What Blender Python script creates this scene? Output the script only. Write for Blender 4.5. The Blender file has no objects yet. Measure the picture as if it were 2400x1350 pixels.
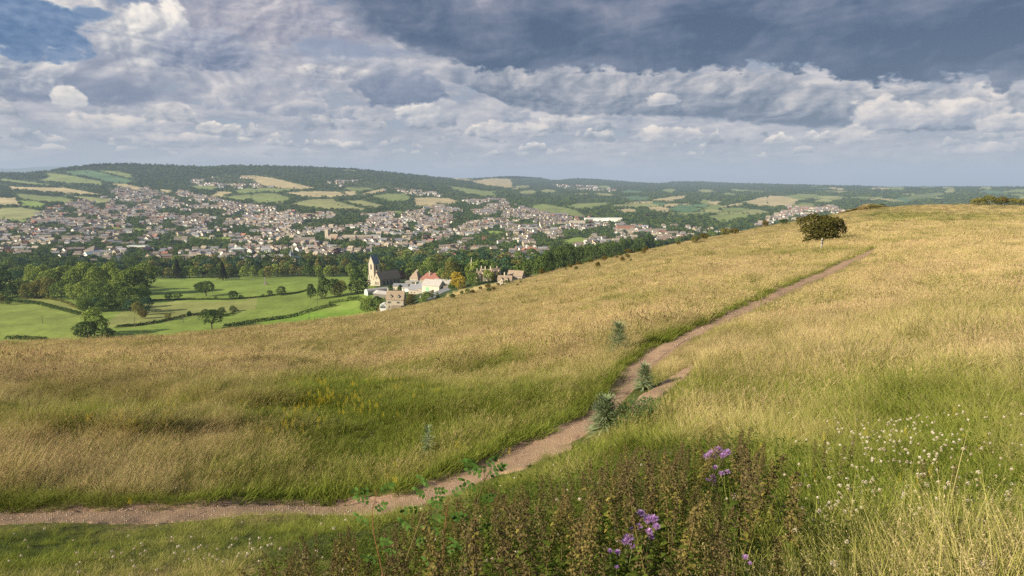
import bpy, math, random
import numpy as np
from mathutils import Vector
rng = np.random.default_rng(7)
random.seed(7)
scene = bpy.context.scene
COL = scene.collection

# ------------------------------------------------------------------ helpers
def tag(o, label=None, cat=None, group=None, kind=None):
    if label: o['label'] = label
    if cat: o['category'] = cat
    if group: o['group'] = group
    if kind: o['kind'] = kind
    return o

def empty(name, loc=(0, 0, 0), rz=0.0, s=1.0):
    o = bpy.data.objects.new(name, None)
    COL.objects.link(o)
    o.location = loc
    o.rotation_euler = (0, 0, rz)
    o.scale = (s, s, s)
    o.empty_display_size = 0.1
    return o

def link(name, me, parent=None, loc=(0, 0, 0), mat=None):
    o = bpy.data.objects.new(name, me)
    COL.objects.link(o)
    o.location = loc
    if parent is not None: o.parent = parent
    if mat is not None:
        if len(me.materials) == 0: me.materials.append(mat)
        elif me.materials[0] is not mat:
            o.material_slots[0].link = 'OBJECT'
            o.material_slots[0].material = mat
    return o

def mesh_np(name, V, F, mats=(), attrs=None, smooth=False, midx=None):
    """V (n,3); F list of arrays each (m,k) of the same k, or a python list of faces"""
    me = bpy.data.meshes.new(name)
    if isinstance(F, np.ndarray): F = [F]
    tot = sum(len(f) for f in F)
    loops = np.concatenate([f.reshape(-1) for f in F]).astype(np.int32)
    lt = np.concatenate([np.full(len(f), f.shape[1], np.int32) for f in F])
    ls = np.concatenate([[0], np.cumsum(lt)[:-1]]).astype(np.int32)
    me.vertices.add(len(V)); me.vertices.foreach_set('co', np.asarray(V, np.float32).reshape(-1))
    me.loops.add(len(loops)); me.loops.foreach_set('vertex_index', loops)
    me.polygons.add(tot); me.polygons.foreach_set('loop_start', ls)
    if midx is not None: me.polygons.foreach_set('material_index', np.asarray(midx, np.int32))
    me.update(calc_edges=True)
    for m in mats: me.materials.append(m)
    for k, a in (attrs or {}).items():
        a = np.asarray(a, np.float32)
        if a.ndim == 1:
            at = me.attributes.new(k, 'FLOAT', 'POINT'); at.data.foreach_set('value', a)
        else:
            if a.shape[1] == 3: a = np.concatenate([a, np.ones((len(a), 1), np.float32)], 1)
            at = me.attributes.new(k, 'FLOAT_COLOR', 'POINT'); at.data.foreach_set('color', a.reshape(-1))
    if smooth: me.polygons.foreach_set('use_smooth', np.ones(tot, bool))
    me.validate()
    return me

class MB:
    """collects simple shapes into one mesh"""
    def __init__(s): s.v = []; s.f = []; s.m = []
    def add(s, vs, fs, m=0):
        b = len(s.v); s.v += [tuple(v) for v in vs]
        s.f += [tuple(i + b for i in f) for f in fs]; s.m += [m] * len(fs)
    def box(s, x0, x1, y0, y1, z0, z1, m=0):
        s.add([(x0,y0,z0),(x1,y0,z0),(x1,y1,z0),(x0,y1,z0),(x0,y0,z1),(x1,y0,z1),(x1,y1,z1),(x0,y1,z1)],
              [(0,3,2,1),(4,5,6,7),(0,1,5,4),(1,2,6,5),(2,3,7,6),(3,0,4,7)], m)
    def prism(s, pts, axis, a0, a1, m=0):
        """pts: outline in the two other axes; axis 'x' or 'y' or 'z' is the extrusion"""
        n = len(pts); vs = []
        for a in (a0, a1):
            for (p, q) in pts:
                vs.append({'x': (a, p, q), 'y': (p, a, q), 'z': (p, q, a)}[axis])
        fs = [tuple(range(n - 1, -1, -1)), tuple(range(n, 2 * n))]
        for i in range(n): j = (i + 1) % n; fs.append((i, j, n + j, n + i))
        s.add(vs, fs, m)
    def gable(s, x0, x1, y0, y1, z0, z1, axis='x', t=0.25, ov=0.4, m=0):
        """two roof slabs; ridge along axis"""
        for sg in (-1, 1):
            if axis == 'x':
                c = (y0 + y1) / 2; e = y0 - ov if sg < 0 else y1 + ov
                sl = (z1 - z0) / abs(((y0 if sg < 0 else y1) - c))
                ze = z1 - sl * abs(e - c)
                s.prism([(c, z1), (e, ze), (e, ze + t), (c, z1 + t)], 'x', x0 - ov, x1 + ov, m)
            else:
                c = (x0 + x1) / 2; e = x0 - ov if sg < 0 else x1 + ov
                sl = (z1 - z0) / abs(((x0 if sg < 0 else x1) - c))
                ze = z1 - sl * abs(e - c)
                s.prism([(c, z1), (e, ze), (e, ze + t), (c, z1 + t)], 'y', y0 - ov, y1 + ov, m)
    def house_body(s, x0, x1, y0, y1, z0, ze, zr, axis='x', m=0):
        if axis == 'x':
            c = (y0 + y1) / 2
            s.prism([(y0, z0), (y1, z0), (y1, ze), (c, zr), (y0, ze)], 'x', x0, x1, m)
        else:
            c = (x0 + x1) / 2
            s.prism([(x0, z0), (x1, z0), (x1, ze), (c, zr), (x0, ze)], 'y', y0, y1, m)
    def hip(s, x0, x1, y0, y1, z0, z1, m=0, ov=0.4):
        x0 -= ov; x1 += ov; y0 -= ov; y1 += ov
        L = x1 - x0; W = y1 - y0
        if L >= W: a, b = (x0 + W / 2, (y0 + y1) / 2, z1), (x1 - W / 2 + 1e-3, (y0 + y1) / 2, z1)
        else: a, b = ((x0 + x1) / 2, y0 + L / 2, z1), ((x0 + x1) / 2, y1 - L / 2, z1)
        vs = [(x0,y0,z0),(x1,y0,z0),(x1,y1,z0),(x0,y1,z0), a, b]
        if L >= W: fs = [(0,1,5,4),(1,2,5),(2,3,4,5),(3,0,4),(3,2,1,0)]
        else: fs = [(0,1,4),(1,2,5,4),(2,3,5),(3,0,4,5),(3,2,1,0)]
        s.add(vs, fs, m)
    def tube(s, pts, rs, n=6, m=0, cap=True):
        pts = [Vector(p) for p in pts]; b = len(s.v); k = len(pts)
        for i, p in enumerate(pts):
            d = (pts[min(i + 1, k - 1)] - pts[max(i - 1, 0)]).normalized()
            u = d.orthogonal().normalized() if i == 0 else (u - d * u.dot(d)).normalized()
            w = d.cross(u); r = rs[i] if hasattr(rs, '__len__') else rs
            for j in range(n):
                a = 2 * math.pi * j / n
                s.v.append(tuple(p + (u * math.cos(a) + w * math.sin(a)) * r))
        for i in range(k - 1):
            for j in range(n):
                j2 = (j + 1) % n
                s.f.append((b + i*n + j, b + i*n + j2, b + (i+1)*n + j2, b + (i+1)*n + j)); s.m.append(m)
        if cap:
            s.f.append(tuple(b + j for j in range(n - 1, -1, -1))); s.m.append(m)
            s.f.append(tuple(b + (k-1)*n + j for j in range(n))); s.m.append(m)
    def mesh(s, name, mats=(), smooth=False):
        me = bpy.data.meshes.new(name)
        me.from_pydata(s.v, [], s.f)
        for mt in mats: me.materials.append(mt)
        me.polygons.foreach_set('material_index', s.m)
        if smooth: me.polygons.foreach_set('use_smooth', [True] * len(s.f))
        me.update(); return me
    def build(s, name, mat, parent=None, loc=(0, 0, 0), smooth=False):
        mats = mat if isinstance(mat, (list, tuple)) else [mat]
        return link(name, s.mesh(name, mats, smooth), parent, loc)

def copy_tree(o, parent=None):
    c = o.copy(); COL.objects.link(c); c.parent = parent
    for ch in list(o.children): copy_tree(ch, c)
    return c

# ------------------------------------------------------------------ node expressions
class G:
    def __init__(s, nt): s.nt = nt; s.N = nt.nodes; s.L = nt.links
    def node(s, t, **kw):
        n = s.N.new(t)
        for k, v in kw.items(): setattr(n, k, v)
        return n
    def put(s, sock, v):
        if isinstance(v, X): s.L.new(v.o, sock)
        elif isinstance(v, bpy.types.NodeSocket): s.L.new(v, sock)
        elif v is not None:
            if hasattr(sock.default_value, '__len__') and not hasattr(v, '__len__'): v = [v] * len(sock.default_value)
            if hasattr(sock.default_value, '__len__') and len(sock.default_value) == 4 and len(v) == 3: v = tuple(v) + (1,)
            sock.default_value = v
    def m(s, op, a, b=None, c=None, clamp=False):
        n = s.node('ShaderNodeMath', operation=op, use_clamp=clamp)
        s.put(n.inputs[0], a)
        if b is not None: s.put(n.inputs[1], b)
        if c is not None: s.put(n.inputs[2], c)
        return X(s, n.outputs[0])
    def sm(s, x, a, b, lo=0.0, hi=1.0):
        n = s.node('ShaderNodeMapRange', interpolation_type='SMOOTHSTEP')
        s.put(n.inputs[0], x)
        for i, v in enumerate((a, b, lo, hi)): s.put(n.inputs[i + 1], v)
        return X(s, n.outputs[0])
    def lin(s, x, a, b, lo=0.0, hi=1.0):
        n = s.node('ShaderNodeMapRange'); s.put(n.inputs[0], x)
        for i, v in enumerate((a, b, lo, hi)): s.put(n.inputs[i + 1], v)
        return X(s, n.outputs[0])
    def mix(s, f, a, b, mode='MIX'):
        n = s.node('ShaderNodeMix', data_type='RGBA', blend_type=mode)
        s.put(n.inputs[0], f); s.put(n.inputs[6], a); s.put(n.inputs[7], b)
        return X(s, n.outputs[2])
    def noise(s, vec, scale, detail=4, rough=0.55, dist=0.0, dim='3D', w=None, lac=2.0):
        n = s.node('ShaderNodeTexNoise', noise_dimensions=dim)
        s.put(n.inputs['Vector'], vec)
        n.inputs['Scale'].default_value = scale; n.inputs['Detail'].default_value = detail
        n.inputs['Roughness'].default_value = rough; n.inputs['Distortion'].default_value = dist
        n.inputs['Lacunarity'].default_value = lac
        return X(s, n.outputs['Fac'])
    def vec(s, x, y, z=0.0):
        n = s.node('ShaderNodeCombineXYZ')
        for i, v in enumerate((x, y, z)): s.put(n.inputs[i], v)
        return X(s, n.outputs[0])
    def sep(s, v):
        n = s.node('ShaderNodeSeparateXYZ'); s.put(n.inputs[0], v)
        return [X(s, o) for o in n.outputs]
    def attr(s, name, typ='GEOMETRY', out='Fac'):
        n = s.node('ShaderNodeAttribute', attribute_type=typ, attribute_name=name)
        return X(s, n.outputs[out])
    def ramp(s, f, stops):
        n = s.node('ShaderNodeValToRGB'); s.put(n.inputs[0], f)
        e = n.color_ramp.elements
        while len(e) < len(stops): e.new(0.5)
        for el, (p, c) in zip(e, stops): el.position = p; el.color = tuple(c) + (1,)
        return X(s, n.outputs[0])
    def curve(s, x, pts, x0, x1, y0, y1):
        """piecewise curve y(x) from control points, through a Float Curve"""
        n = s.node('ShaderNodeFloatCurve')
        s.put(n.inputs['Value'], s.lin(x, x0, x1))
        cv = n.mapping.curves[0]
        P = [((min(max((a - x0) / (x1 - x0), 0), 1)), (b - y0) / (y1 - y0)) for a, b in pts]
        P.sort()
        while len(cv.points) < len(P): cv.points.new(0.5, 0.5)
        for cp, p in zip(cv.points, P): cp.location = p; cp.handle_type = 'AUTO'
        n.mapping.update()
        return s.lin(X(s, n.outputs[0]), 0, 1, y0, y1)
class X:
    def __init__(s, g, o): s.g = g; s.o = o
    def __add__(s, b): return s.g.m('ADD', s, b)
    __radd__ = __add__
    def __sub__(s, b): return s.g.m('SUBTRACT', s, b)
    def __rsub__(s, b): return s.g.m('SUBTRACT', b, s)
    def __mul__(s, b): return s.g.m('MULTIPLY', s, b)
    __rmul__ = __mul__
    def __truediv__(s, b): return s.g.m('DIVIDE', s, b)
    def __neg__(s): return s.g.m('MULTIPLY', s, -1.0)

def srgb(r, g, b):
    f = lambda c: (c / 255 / 12.92) if c / 255 <= 0.04045 else ((c / 255 + 0.055) / 1.055) ** 2.4
    return (f(r), f(g), f(b))

MATS = {}
def mat_new(name):
    m = bpy.data.materials.new(name); m.use_nodes = True
    nt = m.node_tree; nt.nodes.clear()
    g = G(nt); out = g.node('ShaderNodeOutputMaterial')
    MATS[name] = m
    return m, g, out
def principled(g, out, col, rough=0.8, spec=0.3, normal=None, metallic=0.0):
    b = g.node('ShaderNodeBsdfPrincipled')
    g.put(b.inputs['Base Color'], col); g.put(b.inputs['Roughness'], rough)
    b.inputs['Specular IOR Level'].default_value = spec
    b.inputs['Metallic'].default_value = metallic
    if normal is not None: g.put(b.inputs['Normal'], normal)
    g.L.new(b.outputs[0], out.inputs[0]); return b
def simple(name, col, rough=0.8, var=0.25, scale=3.0, spec=0.3, metallic=0.0, detail=5, bump=0.0, objrand=0.0):
    m, g, out = mat_new(name)
    tc = g.node('ShaderNodeTexCoord')
    n = g.noise(tc.outputs['Object'], scale, detail, 0.65)
    f = g.lin(n, 0.25, 0.75, 1 - var, 1 + var)
    if objrand:
        oi = g.node('ShaderNodeObjectInfo')
        f = f * g.lin(X(g, oi.outputs['Random']), 0, 1, 1 - objrand, 1 + objrand)
    c = g.mix(1.0, col, g.vec(f, f, f), 'MULTIPLY')
    nm = None
    if bump:
        b = g.node('ShaderNodeBump'); b.inputs['Strength'].default_value = bump
        g.put(b.inputs['Height'], n); nm = b.outputs[0]
    principled(g, out, c, rough, spec, nm, metallic)
    return m

# ------------------------------------------------------------------ numpy noise
_T = np.random.default_rng(3).random((256, 256)).astype(np.float64)
def vnoise(x, y):
    xi = np.floor(x).astype(int); yi = np.floor(y).astype(int)
    fx = x - xi; fy = y - yi
    fx = fx * fx * (3 - 2 * fx); fy = fy * fy * (3 - 2 * fy)
    a = _T[xi & 255, yi & 255]; b = _T[(xi + 1) & 255, yi & 255]
    c = _T[xi & 255, (yi + 1) & 255]; d = _T[(xi + 1) & 255, (yi + 1) & 255]
    return (a * (1 - fx) + b * fx) * (1 - fy) + (c * (1 - fx) + d * fx) * fy
def fbm(x, y, o=4):
    s = 0; a = 0.5; t = 0
    for i in range(o):
        s = s + a * vnoise(x + 17.3 * i, y - 9.1 * i); t += a; a *= 0.5; x = x * 2.03; y = y * 2.03
    return s / t
def smooth(x, a, b):
    t = np.clip((np.asarray(x, float) - a) / (b - a), 0, 1); return t * t * (3 - 2 * t)

# ------------------------------------------------------------------ camera
FPX = 1430.0
PITCH = math.atan(245.0 / FPX)
ca, sa = math.cos(PITCH), math.sin(PITCH)
cam = bpy.data.cameras.new('camera'); camo = bpy.data.objects.new('camera', cam); COL.objects.link(camo)
cam.sensor_width = 36.0; cam.lens = 36.0 * FPX / 2400.0
cam.clip_start = 0.05; cam.clip_end = 60000
camo.location = (0, 0, 0); camo.rotation_euler = (math.pi / 2 - PITCH, 0, 0)
scene.camera = camo

def ray(px, py):
    """tan-space direction (x per y, z per y) of a point of the view, from the eye"""
    cx = (np.asarray(px, float) - 1200) / FPX; cy = (675 - np.asarray(py, float)) / FPX
    dy = cy * sa + ca
    return cx / dy, (cy * ca - sa) / dy

def pchip(xs, ys, x):
    """monotone cubic; ys may be (n,...) with interpolation along axis 0"""
    xs = np.asarray(xs, float); ys = np.asarray(ys, float)
    h = np.diff(xs); sh = (-1,) + (1,) * (ys.ndim - 1)
    d = np.diff(ys, axis=0) / h.reshape(sh)
    m = np.zeros_like(ys)
    w1 = (2 * h[1:] + h[:-1]).reshape(sh); w2 = (h[1:] + 2 * h[:-1]).reshape(sh)
    with np.errstate(divide='ignore', invalid='ignore'):
        hm = (w1 + w2) / (w1 / d[:-1] + w2 / d[1:])
    m[1:-1] = np.where(d[:-1] * d[1:] > 0, np.nan_to_num(hm), 0)
    m[0] = d[0]; m[-1] = d[-1]
    x = np.asarray(x, float)
    k = np.clip(np.searchsorted(xs, x) - 1, 0, len(xs) - 2)
    return k, h, m, xs, ys
def pchip_eval(xs, ys, x):
    k, h, m, xs, ys = pchip(xs, ys, x)
    x = np.clip(x, xs[0], xs[-1])
    t = (x - xs[k]) / h[k]
    H = h[k]
    if ys.ndim > 1: t = t.reshape(-1, 1); H = H.reshape(-1, 1)
    return ((1 + 2*t) * (1-t)**2 * ys[k] + t * (1-t)**2 * H * m[k] + t*t * (3-2*t) * ys[k+1] + t*t*(t-1) * H * m[k+1])

class Surface:
    """a stretch of ground: depth along each line of sight from a few surveyed profiles"""
    def __init__(s, sil, cols, pymax, silD):
        s.sx = np.array([p[0] for p in sil], float); s.sy = np.array([p[1] for p in sil], float)
        q = np.arange(-1500, 4000, 10.0); y = np.interp(q, s.sx, s.sy); k = np.hanning(61); k /= k.sum()
        s.qx = q; s.qy = np.convolve(np.pad(y, 30, mode='edge'), k, 'valid')
        s.pymax = pymax
        s.tt = np.linspace(0, 1, 600) ** 1.6
        s.cx = np.array(sorted(cols)); tab = []
        for c in s.cx:
            sl = float(s.ssil(c))
            P = [(py, D) for py, D in cols[c] if py > sl + 3] + [(float(sl), silD(c))]
            P.sort()
            py = np.array([p[0] for p in P], float); D = np.log([p[1] for p in P])
            tab.append(pchip_eval(py, D, sl + s.tt * (pymax - sl)))
        s.tab = np.array(tab)        # (ncol, nt)
    def sil(s, px): return pchip_eval(s.sx, s.sy, np.atleast_1d(np.asarray(px, float))).reshape(np.shape(px)) if np.shape(px) else float(pchip_eval(s.sx, s.sy, np.array([px], float))[0])
    def ssil(s, px): return np.interp(px, s.qx, s.qy)
    def D0(s, px, py):
        px = np.asarray(px, float); py = np.asarray(py, float); shp = np.broadcast(px, py).shape
        px = np.broadcast_to(px, shp).ravel(); py = np.broadcast_to(py, shp).ravel()
        sl = s.ssil(px); t = np.clip((py - sl) / (s.pymax - sl), 0, 1)
        # 4-point smooth blend across columns
        k, h, m, xs, ys = pchip(s.cx, s.tab, px)
        ti = np.interp(t, s.tt, np.arange(len(s.tt))); i0 = np.clip(ti.astype(int), 0, len(s.tt) - 2); ft = ti - i0
        g = lambda A, kk: A[kk, i0] * (1 - ft) + A[kk, i0 + 1] * ft
        u = (np.clip(px, xs[0], xs[-1]) - xs[k]) / h[k]; H = h[k]
        v = (1+2*u)*(1-u)**2 * g(ys, k) + u*(1-u)**2 * H * g(m, k) + u*u*(3-2*u) * g(ys, k+1) + u*u*(u-1) * H * g(m, k+1)
        return v.reshape(shp)
    def D(s, px, py): return np.exp(s.D0(px, py))
    def at(s, px, py):
        D = s.D(px, py); tx, tz = ray(px, py)
        return np.stack([tx * D, D * np.ones_like(tx), tz * D], -1)
# ------------------------------------------------------------------ the near hillside
NEAR_SIL = [(-900,880),(-400,850),(0,803),(280,796),(560,768),(860,736),(1000,707),(1220,655),(1300,632),(1520,583),(1700,549),
            (1800,529),(1870,517),(1960,500),(2000,490),(2042,478),(2088,485),(2140,481),(2280,479),(2400,480),(2800,474),(3300,470)]
NEAR_COLS = {
 -900: [(1700,2.6),(1350,4.6),(1200,6.6),(1100,9),(1000,12.5),(940,20)],
 -400: [(1700,2.6),(1350,4.6),(1200,7.2),(1100,9.6),(1000,13),(900,24)],
 0:    [(1700,2.5),(1350,4.6),(1200,7.8),(1100,10.2),(1000,13.6),(900,22),(850,33)],
 400:  [(1700,2.3),(1350,4.5),(1200,7.9),(1100,10.6),(1000,14.2),(900,22),(850,33)],
 800:  [(1700,1.9),(1350,3.8),(1250,5.7),(1185,8.4),(1080,11.6),(1000,15),(900,23),(800,58)],
 1200: [(1700,1.6),(1350,3.0),(1200,5.4),(1100,9.0),(1000,12.6),(900,19),(800,33),(720,82)],
 1600: [(1700,1.5),(1350,2.7),(1200,4.1),(1100,6.1),(1000,9.4),(900,14),(800,21),(700,38),(620,92)],
 2000: [(1700,1.5),(1350,2.6),(1200,3.8),(1100,5.0),(1000,7.0),(900,10.5),(800,16),(700,30),(600,66),(540,118)],
 2400: [(1700,1.5),(1350,2.6),(1200,3.6),(1000,6.0),(800,12),(700,21),(600,43),(540,88),(505,150)],
 2800: [(1700,1.5),(1350,2.6),(1200,3.6),(1000,6.0),(800,12),(700,20),(600,40),(540,80),(500,140)],
 3300: [(1700,1.5),(1350,2.6),(1200,3.6),(1000,6.0),(800,12),(700,20),(600,38),(540,76),(500,130)],
}
def near_silD(c): return float(np.interp(c, [-900,-400,0,400,800,1200,1600,2000,2400,3300], [40,48,62,84,125,205,230,240,240,220]))
class Near(Surface):
    def D0(s, px, py):
        v = super().D0(px, py)
        px = np.asarray(px, float); py = np.asarray(py, float)
        # mounds: hollow faces turned to the viewer
        for (cx, w, e0, sl, A, hgt) in ((740,330,893,0.0,0.22,70),(1150,260,905,-0.12,0.15,60),(215,200,965,0.0,0.17,50),(560,260,975,0.02,0.08,45),
                                        (2100,300,512,0.0,0.05,12),(2300,260,545,-0.02,0.06,14),(2060,120,560,0,0.04,10),(1500,260,690,-0.2,0.05,18),(640,320,830,-.06,0.05,20)):
            e = e0 + sl * (px - cx)
            v = v + A * np.exp(-((px - cx) / w) ** 4) * np.tanh((e - py) / (hgt * .28)) * np.exp(-((py - e) / hgt) ** 2)
        return v
near = Near(NEAR_SIL, NEAR_COLS, 1700, near_silD)

# path centre line: (px, py, half width up, half width down) measured across, in view units
PATH_A = [(-500,1222,20,20),(-250,1216,22,22),(0,1207,20,22),(130,1206,18,19),(300,1203,18,19),(450,1196,15,17),(600,1190,15,15),(760,1186,15,15),(900,1180,17,14),
          (1000,1158,20,17),(1080,1126,22,20),(1150,1096,24,20),(1220,1066,25,20),(1290,1036,24,20),(1350,1003,22,22),(1392,972,22,24),(1425,940,22,24),(1450,912,25,24),
          (1478,882,24,22),(1510,850,20,18),(1550,820,16,15),(1600,791,12,11),(1660,762,9,9),(1720,734,7,8),(1775,710,6,7.5),(1830,683,5,7),(1880,660,4.5,6.5),(1930,639,4,6),(1985,615,3.5,5),(2045,588,3,4)]
PATH_B = [(1478,968,6,8),(1510,942,14,11),(1550,916,13,11),(1590,889,10,9),(1625,862,5,5)]
PATH_C = [(1150,1112,3,4),(1215,1098,7,8),(1280,1070,8,8),(1340,1050,4,5)]
PATH_D = [(1952,566,2,2),(1956,576,3,3),(1966,586,2.5,2.5)]
PATH_A = [(a, b, c * (.80 if b > 760 else .95), d * (.80 if b > 760 else .95)) for a, b, c, d in PATH_A]
def resample(P, step):
    P = np.array(P, float); d = np.concatenate([[0], np.cumsum(np.hypot(*np.diff(P[:, :2], axis=0).T))])
    n = max(int(d[-1] / step), 4); u = np.linspace(0, d[-1], n)
    return pchip_eval(d, P, u)
PA = resample(PATH_A, 5.0); PB = resample(PATH_B, 4.0); PC = resample(PATH_C, 4.0); PD_ = resample(PATH_D, 2.0)
def path_dist(px, py, P):
    """signed: negative inside, in units of the half width; also offset along the normal (px) """
    px = np.asarray(px, float); py = np.asarray(py, float); shp = px.shape
    q = np.stack([px.ravel(), py.ravel()], 1); best = np.full(len(q), 1e9); w = np.ones(len(q)); side = np.zeros(len(q))
    a = P[:-1]; b = P[1:]
    for i in range(len(a)):
        m = (np.abs(q[:, 0] - a[i, 0]) < 160) & (np.abs(q[:, 1] - a[i, 1]) < 160)
        if not m.any(): continue
        ab = b[i, :2] - a[i, :2]; L = ab @ ab
        t = np.clip(((q[m] - a[i, :2]) @ ab) / L, 0, 1)
        c = a[i, :2] + t[:, None] * ab; v = q[m] - c; d = np.hypot(v[:, 0], v[:, 1])
        idx = np.where(m)[0]; better = d < best[idx]
        ii = idx[better]; best[ii] = d[better]
        cr = ab[0] * v[better, 1] - ab[1] * v[better, 0]      # >0 : below (screen)
        side[ii] = np.sign(cr)
        w[ii] = np.where(cr > 0, a[i, 3], a[i, 2])
    return best.reshape(shp), w.reshape(shp), side.reshape(shp)

def green_mask(px, py):
    """0 straw .. 1 lush green, world patches from the survey"""
    px = np.asarray(px, float); py = np.asarray(py, float)
    g = np.zeros(np.broadcast(px, py).shape)
    for (x, y, rx, ry, w) in ((900,960,430,95,.85),(760,905,160,30,.5),(1180,900,210,70,.5),(1010,1050,260,60,.6),(230,985,230,42,.75),(620,1110,260,55,.35),(820,1060,160,60,.4),
                              (500,1290,620,70,.8),(60,1290,260,80,.8),(950,1250,400,60,.6),(1560,930,140,70,.5),(1500,1030,220,90,.7),(1700,1200,320,170,.85),(2150,1050,200,110,.45),(2050,1250,420,130,.6),
                              (2330,1150,160,160,.4),(1150,1130,220,40,.6),(700,1160,420,26,.6),(2100,760,260,50,.2),(1800,880,200,60,.35),(860,790,50,10,.6),(1500,700,90,12,.45),
                              (1900,592,140,9,.75),(2200,512,200,8,.5),(2080,500,60,12,.4),(2000,560,120,7,.3),(2200,640,200,10,.2),(1880,690,150,10,.3),(1750,790,120,20,.35),(2240,505,200,6,.45),(1750,600,120,10,.2)):
        g = g + w * np.exp(-(((px - x) / rx) ** 2 + ((py - y) / ry) ** 2))
    D = near.D(px, np.maximum(py, near.sil(px)))
    wx = ray(px, py)[0] * D
    n = fbm(wx * .35 + 50, D * .22 + 11, 4) - .5
    n2 = fbm(wx * 1.6 + 9, D * 1.2 + 31, 3) - .5
    base = .17 + .36 * smooth(px, 1300, 2000) * smooth(py, 760, 1000) + .14 * smooth(px, 1600, 1900) * smooth(py, 1120, 1250)
    return np.clip(g * (.62 + n * .9) + base + n * .95 + n2 * .5, 0, 1)

# ground mesh
pxs = np.concatenate([np.arange(-900, -60, 30), np.arange(-60, 2461, 7), np.arange(2490, 3301, 30)]).astype(float)
NR = 260
rows = []
tz_ = np.linspace(0, 1, NR) ** 1.35
SIL = near.sil(pxs)
PYG = SIL[None, :] + tz_[:, None] * (1700 - SIL[None, :])
PXG = np.broadcast_to(pxs[None, :], PYG.shape)
pos = near.at(PXG, PYG)
d, w, side = path_dist(PXG, PYG, PA)
Dg = near.D(PXG, PYG)
cut = smooth(d / (w + 4), 1.25, .75)
pos[..., 2] -= 0.075 * cut
# little bank on the uphill / far side
bank = np.exp(-((d / (w + 1e-6) - 1.5) / .5) ** 2) * (side < 0)
pos[..., 2] += 0.05 * bank * (Dg < 30)
pos[..., 2] += (fbm(pos[..., 0] * .9, pos[..., 1] * .9, 4) - .5) * .14 * smooth(Dg, 1.5, 6)
pos[..., 2] += (fbm(pos[..., 0] * .12 + 5, pos[..., 1] * .12, 3) - .5) * .5 * smooth(Dg, 20, 60)
gm = green_mask(PXG, PYG)
pm = smooth(d / (w + 2), 1.35, 1.0)
# skirts: beyond the brow the hill falls into the valley, behind the viewer it carries on
back = []
for k, (dd, sl) in enumerate(((6, .10), (14, .20), (30, .30), (60, .36), (110, .38), (200, .38), (330, .38))):
    p = pos[0].copy(); s0 = -ray(pxs, SIL)[1]
    D0 = pos[0][:, 1]; ex = dd
    drop = np.maximum(s0, .06) * ex + 0.5 * min(ex, 60) ** 2 / 60 * sl + max(ex - 60, 0) * sl
    p[:, 0] *= (D0 + ex) / D0; p[:, 1] = D0 + ex; p[:, 2] -= drop * np.interp(pxs, [-400, 800, 1800, 2400], [1.15, 1.1, 1.0, .75])
    back.append(p)
front = []
for yy, zz in ((0.6, -1.55), (-1.5, -1.6), (-8, -1.2), (-60, 4)):
    p = pos[-1].copy(); p[:, 1] = yy; p[:, 2] = zz; p[:, 0] = np.linspace(-1, 1, len(pxs)) * (3.5 + abs(yy) * 1.2)
    front.append(p)
allp = np.concatenate([np.array(back[::-1]), pos, np.array(front)], 0)
nb, nf = len(back), len(front)
pad = lambda a, vb, vf: np.concatenate([np.repeat(a[:1], nb, 0), a, np.repeat(a[-1:], nf, 0)], 0)
gmA = pad(gm, 0, 0); pmA = pad(pm, 0, 0); pmA[:nb] = 0
R, C = allp.shape[:2]
def grid_faces(R, C):
    i = np.arange(R - 1)[:, None] * C + np.arange(C - 1)[None, :]
    return np.stack([i, i + 1, i + C + 1, i + C], -1).reshape(-1, 4)[:, ::-1]

def near_z(px, py, sink=0.0):
    """point on the hillside including its small relief"""
    px = np.asarray(px, float); py = np.asarray(py, float)
    p = near.at(px, py); d, w, side = path_dist(np.atleast_1d(px), np.atleast_1d(py), PA)
    d = d.reshape(px.shape); w = w.reshape(px.shape); side = side.reshape(px.shape); D = p[..., 1]
    p[..., 2] -= 0.075 * smooth(d / (w + 4), 1.25, .75)
    p[..., 2] += 0.05 * np.exp(-((d / (w + 1e-6) - 1.5) / .5) ** 2) * (side < 0) * (D < 30)
    p[..., 2] += (fbm(p[..., 0] * .9, p[..., 1] * .9, 4) - .5) * .14 * smooth(D, 1.5, 6)
    p[..., 2] += (fbm(p[..., 0] * .12 + 5, p[..., 1] * .12, 3) - .5) * .5 * smooth(D, 20, 60)
    p[..., 2] -= sink
    return p

STRAW = (0.36, 0.25, 0.10); GREEN = (0.085, 0.115, 0.018)
m_hill, g, out = mat_new('hillside_turf')
tc = g.node('ShaderNodeTexCoord'); P_ = tc.outputs['Object']
a = g.attr('green')
n1 = g.noise(P_, 1.3, 6, .7); n2 = g.noise(P_, 14, 4, .7)
f = g.m('ADD', a, (n1 - .5) * .9 + (n2 - .5) * .5, clamp=True)
c = g.ramp(f, [(0, (.30, .215, .10)), (.35, (.21, .17, .065)), (.6, (.105, .115, .03)), (1, (.05, .07, .014))])
c = g.mix(g.lin(n2, .3, .7, 0, 1), c, g.mix(1, c, (.62, .62, .62), 'MULTIPLY'))
dirt = g.mix(g.noise(P_, 9, 6, .7), (.16, .10, .065), (.33, .225, .16))
pmn = g.sm(g.attr('dirt') + (n1 - .5) * .5, .35, .6)
c = g.mix(pmn, c, dirt)
b = g.node('ShaderNodeBump'); b.inputs['Strength'].default_value = .6; b.inputs['Distance'].default_value = .08; g.put(b.inputs['Height'], n2)
principled(g, out, c, .95, .1, b.outputs[0])
me = mesh_np('hillside', allp.reshape(-1, 3), grid_faces(R, C), [m_hill], {'green': gmA.ravel(), 'dirt': pmA.ravel()}, True)
tag(link('hillside_ground', me), kind='structure')

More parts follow.
